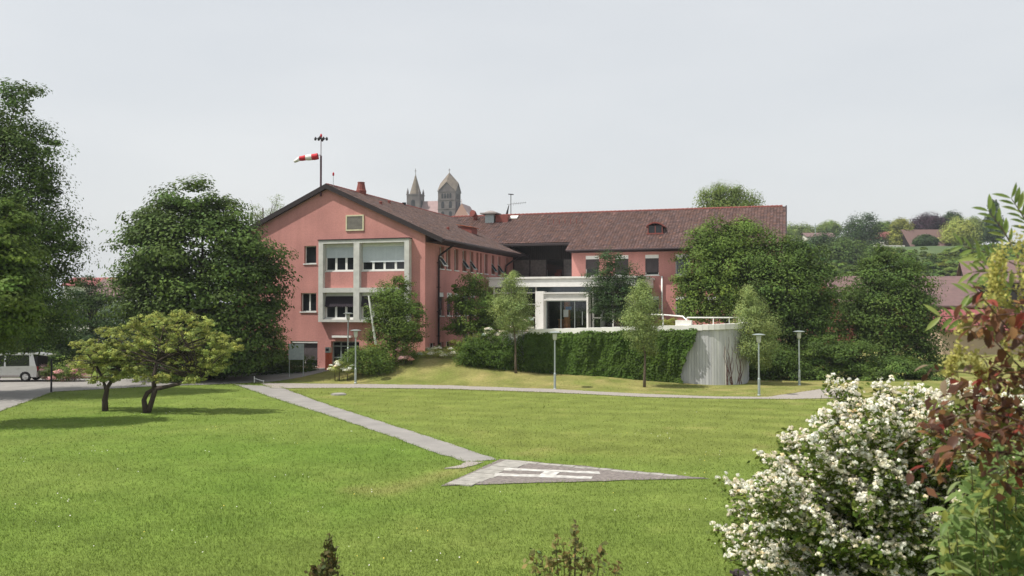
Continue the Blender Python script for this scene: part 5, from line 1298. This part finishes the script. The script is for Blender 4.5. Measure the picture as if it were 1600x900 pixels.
for k in range(7): stem.tube([(ctr[0] * .8 + random.uniform(-.5, .5), random.uniform(-.3, .3), -.1), (ctr[0] + random.uniform(-.9, .9), random.uniform(-.3, .3), 2.2)], [.03, .015], 6)
stem.build('stems', M['bark'], wsr)
for k in range(11000):
    x = random.uniform(1190, 1680); lim = np.interp(x, [1120, 1180, 1230, 1300, 1380, 1660], [840, 790, 745, 680, 655, 640]); y = lim + (960 - lim) * random.random()
    lf_c.append(W(x, y, wsD + random.uniform(.2, 1.8)) - org); lf_n.append(rng.normal(size=3) * .5 + np.array([0, 0, .6]))
lf_c = np.array(lf_c); n = len(lf_c); tn = rng.uniform(.6, 1.3, n); hv = rng.normal(size=n) * .1
npmesh('foliage', leafquads(lf_c, np.array(lf_n), .075 * rng.uniform(.6, 1.3, n), .55), 4, L_MID, wsr, np.repeat(np.stack([tn * (1.1 + hv), tn, tn], 1), 4, 0))
fl_c = np.array(fl_c); per = 13
fc = np.repeat(fl_c, per, 0); off = rng.normal(size=fc.shape); off /= np.linalg.norm(off, axis=1, keepdims=True); off[:, 2] = np.abs(off[:, 2]) * .9 - .15
rad = np.repeat(rng.uniform(.019, .037, len(fl_c)), per)[:, None]
tn = np.repeat(rng.uniform(.78, 1.1, len(fl_c)), per) * rng.uniform(.9, 1.08, len(fc))
wm = np.repeat(np.clip(rng.normal(0, .07, len(fl_c)), -.05, .25), per)
fo = npmesh('blossoms', leafquads(fc + off * rad, off + rng.normal(size=fc.shape) * .25, .029 * rng.uniform(.8, 1.25, len(fc)), .9), 4, P_WHITE, wsr, np.repeat(np.stack([tn, tn * (1 - wm * .6), tn * (1 - wm * 1.8)], 1), 4, 0))
tag(fo, kind='stuff')

def leafmesh(name, m, L=1.0, wd=.42, seg=4, curl=.25, teeth=0, tone=(1, 1, 1)):
    mb = MB(); rows = []
    for i in range(seg + 1):
        t = i / seg; w = wd * .5 * (math.sin(math.pi * min(1, t * .92 + .06)) ** .8) * (1 if i not in (0, seg) else .06)
        if teeth and i % 2: w *= 1 - teeth
        z = -curl * t * t * L
        rows.append([(-w, t * L, z + w * .35), (0, t * L, z), (w, t * L, z + w * .35)])
    for r_ in rows: mb.v += r_
    for i in range(seg):
        for k in (0, 1): q = i * 3 + k; mb.f.append((q, q + 1, q + 4, q + 3))
    me = bpy.data.meshes.new(name); me.from_pydata(mb.v, [], mb.f); me.materials.append(m)
    a = me.color_attributes.new('tone', 'FLOAT_COLOR', 'POINT'); a.data.foreach_set('color', [c for _ in mb.v for c in (*tone, 1)])
    me.polygons.foreach_set('use_smooth', [True] * len(me.polygons)); me.update(); return me
def place_leaf(me, parent, loc, rot, s, name='leaf'):
    o = bpy.data.objects.new(name, me); COL.objects.link(o); o.parent = parent; o.location = loc; o.rotation_euler = rot; o.scale = (s, s, s); return o
# red bronze vine / sumac leaves
rD = 4.6
rp_ = W(1520, 900, rD); rv = empty('red_leaved_shrub', (rp_[0] + .25, rD, 0), 0, 'shrub with large bronze red leaves at the right edge', 'shrub')
ro = np.array([rp_[0] + .25, rD, 0])
reds = [leafmesh('red_leaf', leafmat('leaf_bronze_%d' % i, c, .4, .35), tone=(1, 1, 1), wd=.5, seg=5) for i, c in enumerate(((.175, .085, .05), (.105, .055, .042), (.25, .135, .06), (.27, .07, .05), (.25, .19, .13)))]
st = MB()
spots = []
for k in range(9):
    x0, y0 = random.uniform(1480, 1610), random.uniform(500, 700)
branches = [((1600, 640), (1510, 590), (1440, 660)), ((1610, 690), (1530, 640), (1425, 740)), ((1620, 600), (1560, 540), (1505, 480)), ((1620, 560), (1560, 500), (1520, 445)), ((1610, 620), (1540, 575), (1450, 580)), ((1600, 660), (1540, 610), (1480, 600)),
            ((1640, 500), (1590, 480), (1530, 500)), ((1640, 700), (1570, 660), (1490, 690)), ((1640, 640), (1600, 590), (1540, 560)), ((1640, 760), (1600, 690), (1540, 760)), ((1650, 560), (1620, 520), (1580, 470)), ((1660, 700), (1620, 620), (1590, 700)),
            ((1600, 660), (1500, 620), (1430, 690)), ((1620, 720), (1540, 690), (1450, 720)), ((1640, 600), (1580, 560), (1520, 610)), ((1620, 650), (1560, 620), (1500, 660)), ((1640, 540), (1570, 500), (1515, 510)), ((1640, 680), (1590, 640), (1540, 690))]
for bi, (A, B_, C_) in enumerate(branches):
    dd = random.uniform(-.35, .35); a, b2, c = [W(*q, rD + dd) - ro for q in (A, B_, C_)]
    pts = [(1 - t) ** 2 * a + 2 * t * (1 - t) * b2 + t * t * c for t in np.linspace(0, 1, 10)]
    st.tube([(.36 + .1 * math.sin(bi), .1 * math.cos(bi), max(1.2, pts[0][2] - .7)), tuple(pts[0] * np.array([.7, .7, 1]) + np.array([.14, 0, -.3]))] + [tuple(p) for p in pts], [.010, .007] + list(np.linspace(.005, .002, 10)), 5)
    for j in range(16):
        t = .2 + .8 * j / 15; i0 = min(8, int(t * 9)); f = t * 9 - i0; p = pts[i0] * (1 - f) + pts[i0 + 1] * f
        me = random.choices(reds, (4, 4, 2.2, 1.2, 1.2))[0]
        place_leaf(me, rv, tuple(p + rng.normal(size=3) * .025), (random.uniform(-1.1, .2), random.uniform(-.5, .5), random.uniform(0, 6.28)), random.uniform(.05, .10))
for k in range(3): st.tube([(.1 * k + .3, .05 * k, -.1), (.4 + .1 * math.sin(k * 2), .12 * math.cos(k * 2), 2.0), (.42 + .1 * math.sin(k * 2), .14 * math.cos(k * 2), 4.2)], [.035, .025, .010], 7)
st.build('stems', mat('red_stem', (.09, .05, .04)), rv)
sc_, cl_ = [], []
for k in range(620):
    A, B_, C_ = random.choice(branches); t = random.uniform(.1, 1); q = [(1 - t) ** 2 * A[i] + 2 * t * (1 - t) * B_[i] + t * t * C_[i] for i in (0, 1)]
    sc_.append(W(q[0] + random.gauss(8, 14), q[1] + random.gauss(6, 16), rD + random.uniform(-.1, .5)) - ro); cl_.append(random.choice(((.18, .085, .05), (.12, .06, .045), (.24, .13, .055), (.16, .17, .05), (.2, .19, .07))))
tag(npmesh('small_leaves', leafquads(np.array(sc_), rng.normal(size=(620, 3)) * .7 + np.array([-.2, -.5, .5]), .065 * rng.uniform(.6, 1.3, 620), .55), 4, leafmat('leaf_bronze_small', (1, 1, 1), .35), rv, np.repeat(np.array(cl_), 4, 0)), kind='stuff')
# yellow green flower plumes and long pinnate leaves above
pl = empty('sumac_plant', (ro[0] + .3, rD + .3, 0), 0, 'tall plant with long pinnate leaves and yellow plumes at the right edge', 'shrub')
po_ = np.array([ro[0] + .3, rD + .3, 0]); st = MB()
gl = [leafmesh('leaflet', leafmat('leaf_pinnate_%d' % i, c, .4, .4), wd=.26, seg=4, curl=.12) for i, c in enumerate(((.19, .26, .075), (.24, .29, .09), (.15, .21, .06)))]
for (A, B_) in (((1590, 400), (1545, 330)), ((1600, 420), (1505, 385)), ((1600, 430), (1520, 425)), ((1610, 450), (1515, 460)), ((1620, 380), (1580, 310)), ((1640, 420), (1610, 340)), ((1600, 470), (1530, 405)), ((1640, 480), (1600, 400)), ((1600, 500), (1470, 495))):
    dd = random.uniform(-.3, .4); a, b2 = W(*A, rD + .3 + dd) - po_, W(*B_, rD + .3 + dd) - po_
    st.tube([tuple(a + np.array([.05, 0, -.6])), tuple(a), tuple((a + b2) / 2 + np.array([0, 0, .02])), tuple(b2)], [.008, .006, .004, .002], 5)
    d = (b2 - a); ang = math.atan2(d[2], d[0])
    for j in range(6):
        p = a + d * (.3 + .7 * j / 5)
        for s in (-1, 1):
            if j == 5 and s == 1: pass
            q = place_leaf(random.choice(gl), pl, tuple(p), (0, 0, 0), random.uniform(.085, .12), 'leaflet')
            th_ = ang + s * .75; yv = Vector((math.cos(th_), random.uniform(-.35, .35), math.sin(th_))).normalized()
            zv = Vector((random.uniform(-.3, .3), -.8, .6)); xv = yv.cross(zv).normalized(); zv = xv.cross(yv)
            q.rotation_euler = Matrix((xv, yv, zv)).transposed().to_euler()
st.build('stems', M['barkpale'], pl)
fb_c = []
for (A, B_, w) in (((1552, 500), (1566, 380), 9), ((1480, 585), (1500, 540), 8), ((1550, 600), (1510, 550), 12), ((1580, 560), (1560, 420), 12), ((1600, 480), (1590, 360), 12), ((1500, 520), (1520, 500), 10), ((1545, 470), (1556, 400), 10)):
    a, b2 = W(*A, rD + .1) - po_, W(*B_, rD + .1) - po_
    for t in rng.random(260): fb_c.append(a + (b2 - a) * t + rng.normal(size=3) * w * rD / FPX * .55)
fb_c = np.array(fb_c); n = len(fb_c); tn = rng.uniform(.75, 1.2, n)
tag(npmesh('plumes', leafquads(fb_c, rng.normal(size=(n, 3)) + np.array([0, -.3, .5]), .022 * rng.uniform(.6, 1.4, n), .6), 4, leafmat('plume_yellow', (.46, .44, .14), .4), pl, np.repeat(np.stack([tn] * 3, 1), 4, 0)), kind='stuff')
# elder at the lower right
el = empty('elder_shrub', (rp_[0] + .45, rD + .9, 0), 0, 'green leafy shrub below the bronze leaves at lower right', 'shrub')
eo = np.array([rp_[0] + .45, rD + .9, 0]); st = MB()
els = [leafmesh('elder_leaf', leafmat('leaf_elder_%d' % i, c, .4, .4), wd=.4, seg=4) for i, c in enumerate(((.13, .20, .06), (.18, .25, .08), (.22, .27, .12), (.26, .28, .07)))]
cnt = 0
while cnt < 285:
    x = random.uniform(1450, 1660); y = random.uniform(690, 930)
    if x < np.interp(y, [690, 760, 820, 930], [1545, 1490, 1465, 1455]): continue
    p = W(x, y, rD + .9 + random.uniform(-.5, .4)) - eo
    place_leaf(random.choice(els), el, tuple(p), (random.uniform(-1.0, .3), random.uniform(-.5, .5), random.uniform(0, 6.28)), random.uniform(.085, .14)); cnt += 1
    if cnt % 4 == 0: st.tube([tuple(p + np.array([.07, .12, -.16])), tuple(p + np.array([.03, .05, -.06])), tuple(p)], [.004, .003, .002], 5)
tag(st.build('twigs', M['barkpale'], el), kind='stuff')
sc_, cl_ = [], []
while len(sc_) < 2600:
    x = random.uniform(1450, 1680); y = random.uniform(690, 960)
    if x < np.interp(y, [690, 760, 820, 930], [1560, 1500, 1475, 1462]): continue
    sc_.append(W(x, y, rD + .9 + random.uniform(-.2, .9)) - eo); cl_.append(random.choice(((.13, .20, .06), (.18, .25, .08), (.10, .16, .05), (.24, .27, .08))))
tag(npmesh('small_leaves', leafquads(np.array(sc_), rng.normal(size=(2600, 3)) * .5 + np.array([-.2, -.4, .7]), .085 * rng.uniform(.6, 1.3, 2600), .45), 4, leafmat('leaf_elder_small', (1, 1, 1), .35), el, np.repeat(np.array(cl_), 4, 0)), kind='stuff')
# shoots rising into the bottom of the frame
def shoots(name, label, tips, d, mtl, leafm, n, sz):
    cx = np.mean([t[0] for t in tips]); p = W(cx, 900, d); root = empty(name, (p[0], d, 0), 0, label, 'shrub'); o = np.array([p[0], d, 0]); mb = MB(); C_, N_ = [], []
    for (x, y, yb) in tips:
        e = W(x, y, d + random.uniform(-.2, .2)) - o; b2 = W(x * .8 + cx * .2, yb, d) - o
        mb.tube([(0, 0, -.1), tuple(b2), tuple(e)], [.015, .005, .002], 5)
        for j in range(n):
            t = random.random() ** .8; q = b2 + (e - b2) * t; w = .012 + .055 * (1 - t)
            C_.append(q + rng.normal(size=3) * w * np.array([1, 1, .8])); N_.append(rng.normal(size=3) + np.array([0, -.2, .3]))
    mb.build('stems', M['bark'], root); C_ = np.array(C_); k = len(C_); tn = rng.uniform(.55, 1.4, k); hv = rng.normal(size=k) * .2
    npmesh('foliage', leafquads(C_, np.array(N_), sz * rng.uniform(.6, 1.3, k), .6), 4, leafm, root, np.repeat(np.clip(np.stack([tn * (1.15 + hv), tn, tn * .9], 1), .3, 2.2), 4, 0))
shoots('dark_shoot', 'dark slim leafy shoot rising at the bottom left of centre', [(514, 834, 905), (517, 850, 910), (511, 862, 915), (520, 868, 920), (490, 885, 930), (505, 880, 930)], 8.0, L_DARK, leafmat('leaf_shoot_dark', (.07, .075, .03), .3), 70, .055)
shoots('budding_shrub', 'loose budding shrub top at the bottom centre', [(899, 812, 900), (868, 838, 915), (880, 850, 915), (900, 840, 910), (912, 850, 910), (830, 860, 920), (845, 862, 925), (942, 848, 905), (968, 878, 925), (890, 862, 930), (860, 870, 935), (920, 868, 935)], 8.0, L_MID, leafmat('leaf_shoot_green', (.16, .17, .07), .3), 42, .058)

# ------------------------------------------------------------------ grass blades and daisies on the lawn
n = 190000
py_ = rng.uniform(0, 1, n) ** .75; D_ = 1 / (1 / 15.5 + (1 / 60 - 1 / 15.5) * (1 - py_)); X_ = rng.uniform(-.78, .78, n) * D_
ok = np.ones(n, bool)
for P in no_grass: ok &= ~inpoly(X_, D_, P)
u_, v_ = w2uv(X_, D_); ok &= (v_ < -2)
X_, D_ = X_[ok], D_[ok]; n = len(X_); Z_ = terrain(X_, D_)
hgt = rng.uniform(.03, .075, n) * np.clip(.75 + .5 * fbm(X_ * .5, D_ * .5), .6, 1.3); wd = .008 * (D_ / 16) ** .8; an = rng.uniform(0, 6.28, n); ln = rng.normal(size=(n, 2)) * .03
b0 = np.stack([X_ - np.cos(an) * wd, D_ - np.sin(an) * wd, Z_ - .01], 1); b1 = np.stack([X_ + np.cos(an) * wd, D_ + np.sin(an) * wd, Z_ - .01], 1); tp = np.stack([X_ + ln[:, 0], D_ + ln[:, 1], Z_ + hgt], 1)
V = np.stack([b0, b1, tp], 1).reshape(-1, 3); col = lawn_rgb(X_, D_) * rng.uniform(.95, 1.32, n)[:, None]
tag(npmesh('grass', V, 3, GRASSM, None, np.repeat(col, 3, 0)), kind='stuff')
# ragged fringe along paving edges
FX, FY = [], []
for P in no_grass:
    for i in range(len(P)):
        a, b2 = P[i], P[(i + 1) % len(P)]; Ln = np.linalg.norm(b2 - a)
        if Ln > 12 or a[1] < 15: continue
        k = int(Ln * 45); t = rng.random(k); FX.append(a[0] + (b2[0] - a[0]) * t + rng.normal(size=k) * .06); FY.append(a[1] + (b2[1] - a[1]) * t + rng.normal(size=k) * .06)
FX = np.concatenate(FX); FY = np.concatenate(FY); n = len(FX); FZ = terrain(FX, FY) + .01
hgt = rng.uniform(.025, .07, n); wd = .007 * (FY / 16) ** .8; an = rng.uniform(0, 6.28, n)
V = np.stack([np.stack([FX - np.cos(an) * wd, FY - np.sin(an) * wd, FZ - .03], 1), np.stack([FX + np.cos(an) * wd, FY + np.sin(an) * wd, FZ - .03], 1), np.stack([FX + rng.normal(size=n) * .04, FY + rng.normal(size=n) * .04, FZ + hgt], 1)], 1).reshape(-1, 3)
tag(npmesh('edge_grass', V, 3, GRASSM, None, np.repeat(lawn_rgb(FX, FY) * rng.uniform(1.0, 1.5, n)[:, None], 3, 0)), kind='stuff')
DX, DY = [], []
for k in range(46):
    px, py = random.uniform(0, 1150), random.uniform(640, 900); c = G(px, py); m_ = random.randint(1, 6)
    DX += list(c[0] + rng.normal(size=m_) * .5); DY += list(c[1] + rng.normal(size=m_) * .5)
DX, DY = np.array(DX), np.array(DY)
ok = np.ones(len(DX), bool)
for P in no_grass: ok &= ~inpoly(DX, DY, P)
DX, DY = DX[ok], DY[ok]; n = len(DX); dc = np.stack([DX, DY, terrain(DX, DY) + .07], 1)
tag(npmesh('daisies', leafquads(dc, np.array([[0, -.5, 1]]) + rng.normal(size=(n, 3)) * .3, (.03 * rng.uniform(.7, 1.3, n)), .9), 4, P_WHITE, None, np.repeat(np.where(rng.random((n, 1)) < .7, [[1, 1, 1.1]], [[1, .85, .2]]), 4, 0)), kind='stuff')

# ------------------------------------------------------------------ summer haze in the air
hm = bpy.data.materials.new('haze_air'); hm.use_nodes = True; hn = hm.node_tree; hn.nodes.clear()
ho_ = hn.nodes.new("ShaderNodeOutputMaterial"); pv_ = hn.nodes.new("ShaderNodeVolumePrincipled")
pv_.inputs['Color'].default_value = (.86, .92, 1.0, 1); pv_.inputs['Density'].default_value = .00024; pv_.inputs['Anisotropy'].default_value = .2
hn.links.new(pv_.outputs[0], ho_.inputs['Volume'])
tag(MB().box(-4300, 4300, -4300, 4300, -4, 75).build('haze', hm), kind='stuff')
